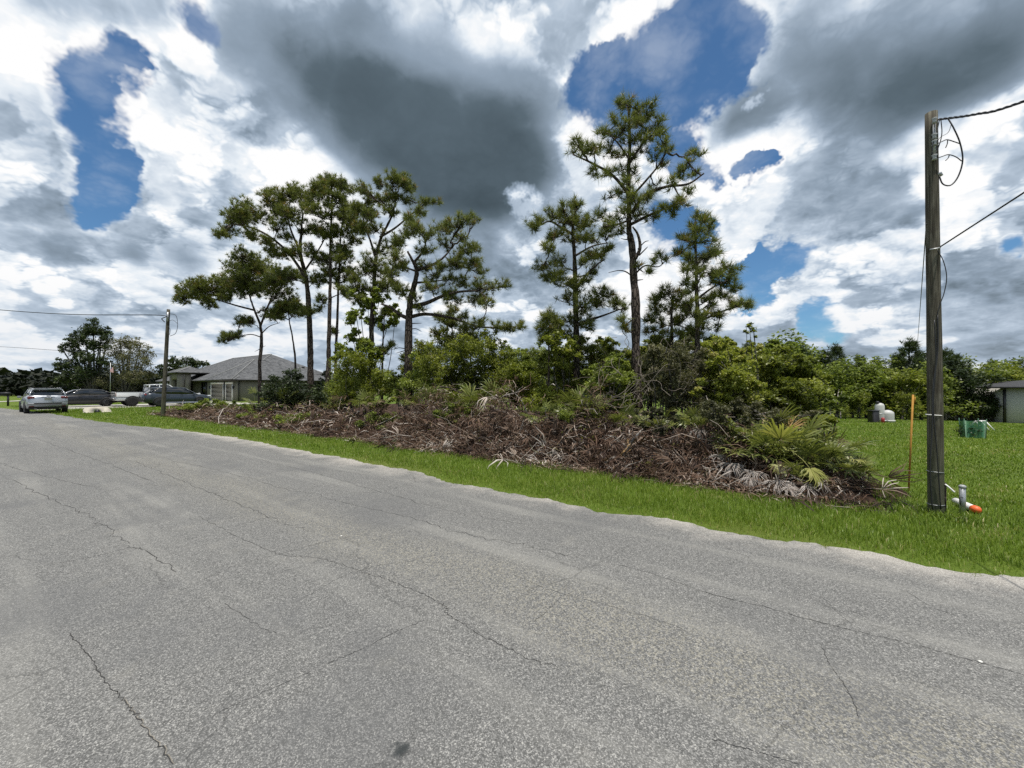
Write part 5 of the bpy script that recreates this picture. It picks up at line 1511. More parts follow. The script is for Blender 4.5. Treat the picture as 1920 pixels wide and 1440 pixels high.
# hedge-dark undergrowth behind the cars
Pw = []
for px in np.arange(-30, 330, 5):
    Y = 78 + rng.uniform(-5, 5)
    n = 46
    x = (px + rng.normal(0, 4, n) - 960) / FPX * Y
    zt = at(px, np.interp(px, [0, 100, 320], [716, 708, 712]) + rng.normal(0, 3), Y).z
    Pw.append(np.stack([x, Y + rng.normal(0, 1.0, n), zt * rng.random(n) ** 0.7], 1))
Pw = np.concatenate(Pw)
V, F, tn = leaf_mesh(Pw, 0.95, rng.uniform(0.1, 0.55, len(Pw)), asp=0.8)
tag(mk('far_undergrowth', V, [F], M_WOODS, None, False, tn), 'dark undergrowth below the large trees behind the parked cars', 'undergrowth', kind='stuff')

# ---------------------------------------------------------------- utility poles and wires
M_POLE = mat('pole_wood', m_polewood)
M_CABLE = plain('cable_black', (0.018, 0.018, 0.020), 0.5, 0.2)
M_GALV = plain('galvanised_steel', (0.42, 0.43, 0.44), 0.45, 0.2, 30, metal=0.7)
M_WHITE = plain('white_plastic', (0.78, 0.77, 0.74), 0.45, 0.1)
M_CERAM = plain('insulator_grey', (0.35, 0.36, 0.36), 0.35, 0.2)


def pole(label, base_px, top_px, r0, r1, t=None):
    b = gpt(*base_px)
    Y0 = b.y
    tp = at(*top_px, Y0)
    root = empty('utility_pole', b)
    P = spline([(0, 0, -0.3), np.array(tp - b) * 0.35 + (0.004, 0.0, 0), np.array(tp - b) * 0.7, np.array(tp - b)], 5)
    m = MB()
    n = len(P)
    m.tube(P, np.linspace(r0, r1, n) * (1 + 0.012 * rng.normal(0, 1, n)), 18)
    m.build('post', M_POLE, root, True)
    return root, b, tp, Y0


def cable(name, pts, r, parent=None, label=None, cat=None, m=None, k=8, n=6, twist=0, org=None):
    P = np.array([tuple(p) for p in pts])
    o0 = P[0].copy() if parent is None else np.zeros(3)
    Q = spline(P, k) - o0
    b = MB()
    if twist:
        L = np.concatenate([[0], np.cumsum(np.linalg.norm(np.diff(Q, axis=0), axis=1))])
        s = np.linspace(0, L[-1], max(40, int(L[-1] * 22)))
        Qd = np.stack([np.interp(s, L, Q[:, i]) for i in range(3)], 1)
        T = unit(np.gradient(Qd, axis=0))
        A = unit(np.cross(T, (0, 0, 1.0)))
        B = np.cross(T, A)
        for ph in range(3):
            a = s * twist + ph * 2.094
            b.tube(Qd + r * 0.75 * (A * np.cos(a)[:, None] + B * np.sin(a)[:, None]), r * 0.62, 5)
    else:
        b.tube(Q, r, n)
    o = b.build(name, m or M_CABLE, parent, True)
    if parent is None:
        o.location = o0
    if label:
        tag(o, label, cat)
    return o


root, b, tp, Yp = pole('', (1755, 965), (1746, 212), 0.077, 0.058)


def pp(x, y, dy=0.0):
    return at(x, y, Yp + dy) - b


tag(root, 'weathered wooden utility pole in the grass near the road', 'utility pole', 'utility poles beside the road')
fr = -0.085
cable('ground_wire', [pp(1752, 600, -0.066), pp(1755, 680, -0.075), pp(1750, 760, -0.08), pp(1757, 850, -0.085), pp(1764, 955, -0.085)], 0.006, root)
cable('riser_cable', [pp(1758, 590, -0.068), pp(1758, 660, -0.075), pp(1749, 730, -0.082), pp(1748, 800, -0.086), pp(1744, 880, -0.09), pp(1748, 955, -0.09)], 0.007, root)
for y, r in ((778, 0.0725), (884, 0.0765), (945, 0.0785)):
    p = pp(1751 + (y - 778) * 0.02, y)
    m = MB()
    P = [(p.x + (r) * math.cos(a), p.y + r * math.sin(a), p.z + 0.004 * math.sin(a + y)) for a in np.linspace(0, 2 * np.pi, 25)]
    m.tube(P, 0.006 if y == 778 else 0.004, 5, False)
    m.build('white_band' if y == 778 else 'strap', M_WHITE if y == 778 else M_GALV, root, True)
m = MB()
m.tube([pp(1772, 905, -0.05), pp(1772, 975, -0.05)], 0.012, 8)
m.build('conduit', M_STICKD, root, True)
cable('white_lead', [pp(1772, 908, -0.06), pp(1780, 914, -0.10), pp(1790, 923, -0.14)], 0.009, root, m=M_WHITE)
# spool insulators on a rack on the right face
m = MB()
q0, q1 = pp(1750, 222, -0.062), pp(1750, 300, -0.064)
m.box((q0 + q1) / 2 + Vector((0.012, 0, 0)), (0.03, 0.012, (q0.z - q1.z)))
m.build('rack', M_GALV, root)
for y in (226, 256, 268, 295):
    p = pp(1752, y, -0.085)
    m = MB()
    m.lathe([(0.012, -0.035), (0.028, -0.03), (0.018, -0.01), (0.018, 0.01), (0.028, 0.03), (0.012, 0.035)], 10, p)
    m.build('insulator', M_CERAM, root, True)
m = MB()
p = pp(1761, 328, -0.04)
m.tube([p + Vector((-0.03, 0, 0)), p + Vector((0, -0.01, 0.012)), p + Vector((0.015, -0.015, -0.02))], (0.022, 0.022, 0.016), 8)
m.build('weatherhead', M_GALV, root, True)
cable('service_loop', [pp(1778, 223, -0.1), pp(1788, 240, -0.14), pp(1800, 268, -0.16), pp(1805, 300, -0.15), pp(1797, 330, -0.12), pp(1783, 347, -0.10), pp(1768, 345, -0.08), pp(1761, 330, -0.06)], 0.008, root)
cable('tap_wire', [pp(1757, 270, -0.08), pp(1767, 265, -0.1), pp(1776, 262, -0.12), pp(1790, 266, -0.15), pp(1801, 270, -0.16)], 0.0055, root)
cable('tap_wire', [pp(1752, 298, -0.08), pp(1765, 294, -0.1), pp(1778, 290, -0.12), pp(1792, 294, -0.14), pp(1803, 302, -0.15)], 0.0055, root)
cable('tap_tail', [pp(1777, 262, -0.12), pp(1776, 270, -0.12), pp(1773, 277, -0.12)], 0.005, root)
cable('tap_tail', [pp(1780, 290, -0.12), pp(1778, 296, -0.12), pp(1773, 301, -0.12)], 0.005, root)
cable('jumper', [pp(1762, 222, -0.08), pp(1756, 250, -0.09), pp(1750, 268, -0.09), pp(1747, 290, -0.085)], 0.005, root)
cable('jumper', [pp(1764, 222, -0.08), pp(1766, 250, -0.09), pp(1760, 275, -0.09), pp(1750, 294, -0.085)], 0.005, root)
cable('thin_wire', [pp(1784, 232, -0.1), pp(1778, 248, -0.1), pp(1764, 257, -0.08), pp(1755, 268, -0.08)], 0.003, root)
cable('drop_wire', [pp(1757, 468, -0.06), pp(1769, 490, -0.09), pp(1775, 520, -0.1), pp(1770, 550, -0.09), pp(1762, 572, -0.08), pp(1757, 592, -0.07)], 0.005, root)
m = MB()
m.tube([pp(1744, 468, -0.06), pp(1757, 466, -0.085), pp(1763, 464, -0.09)], 0.010, 6)
m.build('wire_clamp', M_GALV, root, True)
# overhead lines from the near pole
W0 = at(1760, 224, Yp - 0.06)
W1 = at(1920, 190, 3.9)
dW = W1 - W0
cable('overhead_cable', [W0, W0 + dW * 0.5 + Vector((0, 0, -0.03)), W1, W1 + dW * 2 + Vector((0, 0, 0.35)), W1 + dW * 8 + Vector((0, 0, 2.2))], 0.011, None, 'twisted black service cable leaving the top of the near pole to the right', 'cable', twist=24)
W0 = at(1761, 464, Yp - 0.06)
W1 = at(1920, 361, 3.7)
dW = W1 - W0
cable('overhead_wire', [W0, W0 + dW * 0.5, W1, W1 + dW * 3, W1 + dW * 8], 0.008, None, 'single black wire slanting up from the middle of the near pole', 'wire')
W0 = at(1737, 420, Yp)
W1 = at(1716, 700, 46)
cable('overhead_wire', [W0, W0 * 0.8 + W1 * 0.2 + Vector((0, 0, -0.02)), W0 * 0.4 + W1 * 0.6 + Vector((0, 0, -0.02)), W1], 0.006, None, 'thin wire running back from the near pole towards the woods', 'wire')

root, b, tp, Yf = pole('', (305, 782), (316, 580), 0.105, 0.075)
tag(root, 'slightly leaning utility pole on the lawn by the far house', 'utility pole', 'utility poles beside the road')


def fp(x, y, dy=0.0):
    return at(x, y, Yf + dy) - b


cable('service_loop', [fp(318, 588, -.1), fp(330, 592, -.15), fp(333, 610, -.18), fp(329, 625, -.15), fp(319, 630, -.1)], 0.012, root)
cable('tap_wire', [fp(316, 603, -.1), fp(324, 600, -.12), fp(332, 606, -.15)], 0.010, root)
cable('tap_wire', [fp(316, 612, -.1), fp(319, 618, -.12), fp(318, 628, -.12)], 0.010, root)
m = MB()
m.box(fp(314, 594, -.09), (0.10, 0.05, 0.5))
m.build('rack', M_GALV, root)
W0, Wm, W1 = at(309, 604, Yf - .1), at(299, 591, Yf - .25), at(0, 581, 24)
dW = W1 - Wm
cable('overhead_cable', [W0, at(303, 598, Yf - .2), Wm, Wm + dW * 0.5 + Vector((0, 0, -0.12)), W1, W1 + dW * 1.0 + Vector((0, 0, 0.5))], 0.022, None, 'black service cable running left from the top of the far pole', 'cable')
W0, W1 = at(309, 664, Yf), at(0, 650, 26)
dW = W1 - W0
cable('overhead_wire', [W0, W0 + dW * 0.5 + Vector((0, 0, -0.08)), W1, W1 + dW], 0.012, None, 'thin wire running left from the middle of the far pole', 'wire')

# ---------------------------------------------------------------- small things on the right lawn
b = gpt(1703, 921)
m = MB()
m.tube([(0, 0, -0.1), np.array(at(1712, 740, b.y) - b)], 0.017, 4)
m.tube([np.array(at(1711.2, 756, b.y) - b) + (0.012, -0.02, 0), np.array(at(1711.8, 744, b.y) - b) + (0.012, -0.02, 0)], 0.006, 5)
o = m.build('marker_stake', plain('orange_stake', (0.42, 0.21, 0.035), 0.8, 0.3, 12))
o.location = b
tag(o, 'tall orange wooden marker stake in the lawn left of the near pole', 'stake')

b = gpt(1805, 963)
root = empty('ground_post', b)
m = MB()
h = (at(1804, 911, b.y) - b).z
m.tube([(0, 0, -0.05), (0, 0, h)], 0.030, 10)
m.build('pipe', M_GALV, root, True)
m = MB()
m.lathe([(0.034, h - 0.03), (0.036, h), (0.02, h + 0.012)], 10)
m.build('cap', M_CERAM, root, True)
cable('loose_wire', [(-0.03, -0.03, h * 0.6), (-0.10, -0.06, h * 0.62), (-0.09, -0.06, h * 0.35), (-0.03, -0.03, h * 0.3)], 0.005, root)
tag(root, 'short grey metal post beside the near pole', 'post')

b = gpt(1815, 962)
root = empty('white_pipe', b)
m = MB()
a0, a1 = gpt(1792, 946) - b + Vector((0, 0.0, 0.05)), gpt(1828, 962) - b + Vector((0, 0, 0.05))
m.tube([a0, a1], 0.042, 12)
m.build('tube', M_WHITE, root, True)
m = MB()
d = (a1 - a0).normalized()
m.tube([a1 - d * 0.02, a1 + d * 0.03, a1 + d * 0.07], (0.048, 0.05, 0.03), 12)
m.build('end_cap', plain('orange_plastic', (0.75, 0.13, 0.03), 0.5), root, True)
tag(root, 'white plastic pipe with an orange end lying in the grass', 'pipe')

# water tanks
Yt = 25.0
bz = float(terrain(*UT((1655 - 960) / FPX * Yt, Yt)))
M_TANK = plain('tank_grey', (0.50, 0.50, 0.48), 0.5, 0.12)


def lpos(px, Y, zoff=0.0):
    x = (px - 960) / FPX * Y
    return Vector((x, Y, float(terrain(*UT(x, Y))) + zoff))


root = empty('pressure_tank', lpos(1649, Yt))
m = MB()
m.lathe([(0.20, 0.0), (0.20, 0.10), (0.22, 0.12), (0.235, 0.2), (0.235, 1.05), (0.19, 1.17), (0.08, 1.23), (0.02, 1.235)], 20)
m.build('tank_body', M_TANK, root, True)
m = MB()
m.lathe([(0.238, 0.55), (0.242, 0.57), (0.238, 0.59)], 20)
m.build('seam', M_GALV, root, True)
m = MB()
m.lathe([(0.09, 1.18), (0.09, 1.30), (0.05, 1.34)], 10, (-0.13, 0, 0))
m.build('control_head', M_CABLE, root, True)
tag(root, 'tall grey water pressure tank at the far edge of the lawn', 'tank')
root = empty('brine_tank', lpos(1664, Yt - 0.1))
m = MB()
m.lathe([(0.30, 0.0), (0.31, 0.12), (0.31, 0.55), (0.29, 0.66), (0.18, 0.76), (0.05, 0.80)], 20)
m.build('tank_body', M_TANK, root, True)
m = MB()
m.lathe([(0.36, 0.10), (0.37, 0.14), (0.34, 0.17)], 20)
m.build('rim', M_TANK, root, True)
tag(root, 'short domed grey tank right of the tall pressure tank', 'tank')
root = empty('equipment_box', lpos(1637, Yt))
m = MB()
m.box((0, 0, 0.36), (0.42, 0.4, 0.72), bev=0.03)
m.build('case', M_CABLE, root)
m = MB()
m.box((0, 0, 0.745), (0.46, 0.44, 0.05), bev=0.01)
m.build('lid', M_CABLE, root)
tag(root, 'black equipment box left of the pressure tank', 'box')
root = empty('red_pump', lpos(1655, Yt - 0.45))
m = MB()
m.lathe([(0.06, 0.0), (0.09, 0.06), (0.09, 0.26), (0.05, 0.32)], 12)
m.build('motor', plain('pump_red', (0.35, 0.03, 0.03), 0.5), root, True)
m = MB()
m.tube([(0.05, 0, 0.12), (0.3, 0, 0.12)], 0.035, 8)
m.build('outlet', M_GALV, root, True)
tag(root, 'small red pump in front of the grey tanks', 'pump')

# green mesh guard round a young plant, with stakes
Yc = 14.6
c = lpos(1824, Yc)
root = empty('mesh_guard', c)


def m_mesh(N):
    tc = N.n('ShaderNodeTexCoord').outputs['Object']
    sp = N.n('ShaderNodeSeparateXYZ', {0: tc})
    a = N.m('FRACT', N.m('MULTIPLY', N.m('ADD', sp.outputs[0], N.m('MULTIPLY', sp.outputs[1], 1.0)), 28.0))
    z = N.m('FRACT', N.m('MULTIPLY', sp.outputs[2], 30.0))
    hole = N.m('MULTIPLY', N.m('GREATER_THAN', a, 0.42), N.m('GREATER_THAN', z, 0.42))
    d = prin(N, (0.035, 0.16, 0.075), 0.5)
    tr = N.n('ShaderNodeBsdfTransparent').outputs[0]
    return N.n('ShaderNodeMixShader', {0: hole, 1: d, 2: tr}).outputs[0]


q = [(-0.27, -0.16), (0.25, -0.16), (0.22, 0.24), (-0.24, 0.24)]
root.rotation_euler = (0, 0, R(-28))
V = []
for k in range(4):
    for f in np.linspace(0, 1, 5):
        x = q[k][0] * (1 - f) + q[(k + 1) % 4][0] * f
        y = q[k][1] * (1 - f) + q[(k + 1) % 4][1] * f
        sag = 0.05 * math.sin(f * math.pi)
        V += [(x, y, 0.0), (x * 1.10, y * 1.10 + 0.02, 0.66 - sag)]
nn = len(V) // 2
F = np.array([[2 * i, 2 * ((i + 1) % nn), 2 * ((i + 1) % nn) + 1, 2 * i + 1] for i in range(nn)])
mk('netting', V, [F], mat('green_netting', m_mesh), root)
for (x, y) in q:
    m = MB()
    m.tube([(x, y, -0.1), (x * 1.1, y * 1.1 + 0.02, 0.72)], 0.014, 6)
    m.build('stake', plain('green_stake', (0.03, 0.10, 0.05), 0.6), root, True)
P_ = rng.normal(0, 0.16, (420, 3)) * np.array((1, 1, 0.6)) + (0, 0.05, 0.26)
V, F, tn = leaf_mesh(P_[P_[:, 2] > 0.03], 0.085, rng.uniform(0.1, 0.6, int((P_[:, 2] > 0.03).sum())))
tag(root, 'green mesh guard on stakes standing in the lawn', 'plant guard')
pl = empty('young_plant', c + Vector((0, 0.05, 0)))
mk('foliage', V, [F], M_LEAF_DARK, pl, False, tn)
m = MB()
m.tube([(0, 0, -0.05), (0.01, 0.03, 0.15), (0, 0.05, 0.3)], (0.015, 0.012, 0.008), 5)
m.build('stem', M_BARK2, pl, True)
tag(pl, 'dark young plant inside the green mesh guard', 'plant')

# white tube frame behind the guard
c = lpos(1841, 19.5)
root = empty('pipe_frame', c)
for nm, P in (('top_bar', [(-0.34, 0, 0.46), (0.26, 0.1, 0.46)]), ('leg', [(-0.34, 0, 0.46), (-0.22, -0.25, 0.0)]), ('leg', [(0.26, 0.1, 0.46), (0.42, -0.15, 0.0)]), ('leg', [(-0.02, 0.05, 0.48), (0.1, -0.2, 0.0)]), ('leg', [(-0.34, 0, 0.46), (-0.40, 0.3, 0.0)]), ('leg', [(0.26, 0.1, 0.46), (0.22, 0.4, 0.0)])):
    m = MB()
    m.tube(P, 0.028, 8)
    m.build(nm, M_WHITE, root, True)
tag(root, 'white tube frame standing behind the green mesh guard', 'frame')

# disturbed soil and weeds round the foot of the near pole
q = []
for k in range(900):
    f = rng.random()
    p = gpt(1650 + 190 * f, 948 + 36 * f + rng.normal(0, 4))
    q.append(UT(p.x, p.y + rng.normal(0, 0.05)))
o = blades('pole_weeds', np.array(q), np.full(len(q), 0.10), 0.0045, np.clip(rng.normal(0.35, 0.25, len(q)), 0, 1), lean=0.9)
tag(o, 'ragged weeds and dry stalks around the foot of the near pole', 'weeds', kind='stuff')

# one white pebble and bits on the asphalt
for (px, py) in ((1838, 1245), (640, 1008)):
    p = gpt(px, py, 0.02)
    m = MB()
    m.lathe([(0.004, 0), (0.011, 0.003), (0.010, 0.008), (0.003, 0.011)], 7)
    o = m.build('pebble', plain('pale_stone', (0.72, 0.70, 0.64), 0.8))
    o.location = (p.x, p.y, road_z(UT(p.x, p.y)[1]) + 0.001)
    tag(o, 'small white pebble lying on the asphalt, ' + ('right side of the road' if px > 1000 else 'left of the middle'), 'pebble')

# ---------------------------------------------------------------- houses
def lquad(P):
    return np.array(P, float)


def build_house():
    root = empty('house', LF(-64, 25))
    root.rotation_euler = (0, 0, -TH)
    # local: x = u + 64 (towards the camera side), y = t - 25
    Wm = mat('olive_stucco', m_wall, col=(0.20, 0.19, 0.15))
    Wd = mat('tower_stucco', m_wall, col=(0.24, 0.22, 0.18))
    trim = plain('white_trim', (0.74, 0.72, 0.67), 0.6)
    dark = plain('dark_bronze', (0.018, 0.017, 0.016), 0.45)
    glass = mat('house_glass', lambda N: prin(N, (0.015, 0.018, 0.02), 0.06, spec=0.8))
    door_m = plain('garage_door', (0.235, 0.205, 0.150), 0.6, 0.1)
    x1, x0, y0, y1, ze = 12.2, -13.5, -6.0, 7.0, 2.55

    def wall(name, a, b_, z0, z1, th=0.2, m=Wm, par=None):
        mm = MB()
        cx, cy = (a[0] + b_[0]) / 2, (a[1] + b_[1]) / 2
        mm.box((cx, cy, (z0 + z1) / 2), (abs(a[0] - b_[0]) + th, abs(a[1] - b_[1]) + th, z1 - z0))
        return mm.build(name, m, par or root)

    wall('side_wall', (x1, y0), (x1, y1), -0.3, ze)
    wall('front_wall', (3.2, y0), (x1 - 0.21, y0), -0.3, ze)
    wall('front_wall', (-13.3, y0 - 0.8), (-7.5, y0 - 0.8), -0.3, ze)
    wall('porch_wall', (-7.2, y0 + 1.6), (2.9, y0 + 1.6), -0.3, ze)
    wall('rear_wall', (x0, y1), (x1 - 0.21, y1), -0.3, ze - 0.003)
    wall('far_wall', (x0 - 0.21, y0 + 0.5), (x0 - 0.21, y1 - 0.22), -0.3, ze - 0.004)

    def hip(name, ax0, ax1, ay0, ay1, z, h, over=0.5, par=None, th=0.16):
        a0, a1, b0, b1 = ax0 - over, ax1 + over, ay0 - over, ay1 + over
        w = min(a1 - a0, b1 - b0) / 2
        if a1 - a0 >= b1 - b0:
            r = [(a0 + w, (b0 + b1) / 2, z + h), (a1 - w, (b0 + b1) / 2, z + h)]
        else:
            r = [((a0 + a1) / 2, b0 + w, z + h), ((a0 + a1) / 2, b1 - w, z + h)]
        V = [(a0, b0, z), (a1, b0, z), (a1, b1, z), (a0, b1, z), *r, (a0, b0, z - th), (a1, b0, z - th), (a1, b1, z - th), (a0, b1, z - th)]
        if a1 - a0 >= b1 - b0:
            F = [(0, 1, 5, 4), (1, 2, 5), (2, 3, 4, 5), (3, 0, 4)]
        else:
            F = [(0, 1, 4), (1, 2, 5, 4), (2, 3, 5), (3, 0, 4, 5)]
        ro = mk(name, V[:6], F, mat('roof_shingle', m_shingle), root)
        fa = MB()
        fa.add(V, [np.array([(6, 7, 1, 0), (7, 8, 2, 1), (8, 9, 3, 2), (9, 6, 0, 3), (9, 8, 7, 6)])])
        f = fa.build('fascia', dark, ro)
        f.location = (0, 0, -0.003)
        # hip caps
        cm = MB()
        for i, j in ((0, 4), (1, 5 if a1 - a0 >= b1 - b0 else 4), (4, 5)):
            p, q_ = np.array(V[i]), np.array(V[j])
            cm.tube([p + (0, 0, .01), q_ + (0, 0, .03)], 0.055, 4)
        cm.build('ridge_cap', plain('ridge_cap', (0.26, 0.26, 0.255), 0.9), ro)
        return ro

    main = hip('roof', x0, x1, y0, y1, ze, 3.65)
    hip('garage_roof', 5.2, x1 - 0.02, y0 - 0.3, 2.0, ze + 0.02, 2.6, 0.42)
    hip('wing_roof', -13.3, -7.5, y0 - 0.8, 1.0, ze + 0.01, 1.7, 0.40)
    # roof vents
    for (x, y, z) in ((10.2, 1.2, 3.62), (10.8, 4.2, 3.30), (9.2, 3.0, 4.3)):
        mm = MB()
        mm.box((x, y, z + 0.12), (0.5, 1.3 if x != 9.2 else 0.3, 0.10))
        mm.build('roof_vent', dark, main)
    # entry tower with tall opening
    for y in (y0 - 1.5,):
        for x in (-4.4, -1.4):
            mm = MB()
            mm.box((x, y, 1.65), (0.75, 0.6, 3.9))
            mm.build('column', Wd, root)
        mm = MB()
        mm.box((-2.9, y + 0.002, 3.15), (2.24, 0.58, 0.9))
        mm.build('entry_beam', Wd, root)
        wall('tower_side', (-1.2, y + 0.5), (-1.2, y + 0.9), -0.3, 3.6, 0.22, Wd)
        mm = MB()
        mm.box((-2.9, y0 + 1.47, 1.4), (1.7, 0.05, 2.8))
        mm.build('entry_door', glass, root)
    hip('entry_roof', -4.75, -1.05, y0 - 1.8, y0 + 1.6, 3.62, 0.85, 0.35)

    # garage doors: framed, panelled
    for (xa, xb, zt) in ((5.0, 8.6, 2.05), (9.5, 11.2, 2.05)):
        g = empty('garage_door')
        g.parent = root
        g.location = ((xa + xb) / 2, y0 - 0.13, 0)
        w = xb - xa
        for k in range(4):
            mm = MB()
            h = zt / 4
            mm.box((0, 0.0, h * (k + .5)), (w - 0.02, 0.06, h - 0.03), bev=0.012)
            mm.build('panel', door_m, g)
        for s in (-1, 1):
            mm = MB()
            mm.box((s * (w / 2 + 0.11), -0.012, zt / 2), (0.22, 0.10, zt))
            mm.build('frame', trim, g)
        mm = MB()
        mm.box((0, -0.013, zt + 0.11), (w + 0.46, 0.10, 0.22))
        mm.build('frame', trim, g)
    # lamps beside the garage doors
    for x in (4.55, 9.05, 11.65):
        mm = MB()
        mm.box((x, y0 - 0.2, 1.65), (0.14, 0.16, 0.34), bev=0.02)
        mm.build('wall_lamp', dark, root)
    # window with white trim on the wing
    for x in (-12.0, -9.6):
        mm = MB()
        mm.box((x, y0 - 0.92, 1.35), (1.2, 0.06, 1.5))
        pane = mm.build('window', glass, root)
        for s in (-1, 1):
            mm = MB()
            mm.box((x + s * 0.68, y0 - 0.95, 1.35), (0.2, 0.10, 1.86))
            mm.build('window_trim', trim, pane)
            mm = MB()
            mm.box((x, y0 - 0.952, 1.35 + s * 0.84), (1.16, 0.098, 0.18))
            mm.build('window_trim', trim, pane)
        mm = MB()
        mm.box((x, y0 - 0.95, 1.35), (0.06, 0.08, 1.48))
        mm.build('mullion', trim, pane)
    # downspouts
    for (x, y) in ((x1 + 0.16, y0 + 0.1), (8.95, y0 - 0.17), (3.3, y0 - 0.17)):
        mm = MB()
        mm.box((x, y, 1.2), (0.10, 0.08, 2.45))
        mm.build('downspout', dark, root)
    return tag(root, 'low olive stucco house with grey hip roof and garage doors behind the pines', 'house')


build_house()

# corner of the neighbouring house on the right
c = lpos(1884, 30.0)
root = empty('neighbour_house', c, R(-24))
wl = mat('grey_stucco', m_wall, col=(0.55, 0.54, 0.51))
dk = plain('dark_bronze', (0.018, 0.017, 0.016), 0.45)
m = MB()
m.box((5.0, 4.0, 1.25), (10.0, 8.0, 2.9))
m.build('wall', wl, root)
V = [(-0.6, -0.6, 2.72), (10.6, -0.6, 2.72), (10.6, 8.6, 2.72), (-0.6, 8.6, 2.72), (4.0, 4.0, 3.35), (6.0, 4.0, 3.35)]
ro = mk('roof', V, [(0, 1, 5, 4), (1, 2, 5), (2, 3, 4, 5), (3, 0, 4)], plain('dark_shingle', (0.035, 0.035, 0.037), 0.9, 0.3, 5), root)
m = MB()
m.box((5.0, 4.0, 2.66), (11.25, 9.25, 0.11))
m.build('fascia', dk, ro)
m = MB()
m.box((-0.06, -0.06, 1.25), (0.12, 0.12, 2.7))
m.build('downspout', dk, root)
m = MB()
m.tube([(-0.12, -0.12, 2.5), (-0.3, -0.3, 2.62)], 0.05, 6)
m.build('gutter_elbow', dk, root)
tag(root, 'grey stucco corner of a house with dark roof at the right edge', 'house')

# ---------------------------------------------------------------- cars
M_GLASS = mat('car_glass', lambda N: prin(N, (0.010, 0.012, 0.014), 0.04, spec=0.9))
M_TYRE = plain('tyre', (0.014, 0.014, 0.014), 0.85)
M_RIM = plain('alloy', (0.45, 0.45, 0.46), 0.3, metal=0.9)
M_PLASTIC = plain('black_trim', (0.016, 0.016, 0.017), 0.6)
M_TAIL = mat('tail_lamp', lambda N: prin(N, (0.20, 0.012, 0.012), 0.15, coat=0.8))
M_HEAD = mat('head_lamp', lambda N: prin(N, (0.55, 0.57, 0.60), 0.1, coat=1.0))
M_PLATE = plain('licence_plate', (0.55, 0.56, 0.52), 0.5)


def loft(rings, m, name, parent, close=True, smooth=True):
    n = len(rings[0])
    V = np.concatenate([np.array(r, float) for r in rings])
    F = []
    for k in range(len(rings) - 1):
        i = np.arange(n)
        j = (i + 1) % n
        F.append(np.stack([k * n + i, k * n + j, (k + 1) * n + j, (k + 1) * n + i], 1))
    Fs = [np.concatenate(F)]
    if close:
        Fs += [np.arange(n)[::-1].reshape(1, -1), (np.arange(n) + (len(rings) - 1) * n).reshape(1, -1)]
    return mk(name, V, Fs, m, parent, smooth)


def ring_body(x, w, zb, zt, crown=0.03):
    h = zt - zb
    half = [(w * 0.80, zb), (w * 0.96, zb + 0.10 * h), (w, zb + 0.35 * h), (w * 0.995, zb + 0.62 * h), (w * 0.955, zb + 0.88 * h), (w * 0.88, zt), (w * 0.45, zt + crown)]
    return [(x, y, z) for y, z in half] + [(x, -y, z) for y, z in half[::-1]]


def ring_cabin(x, wb, wt, zb, zt):
    half = [(wb, zb), (wb * 0.55 + wt * 0.45, zb + 0.55 * (zt - zb)), (wt, zt - 0.05), (wt * 0.88, zt), (wt * 0.4, zt + 0.015)]
    return [(x, y, z) for y, z in half] + [(x, -y, z) for y, z in half[::-1]]


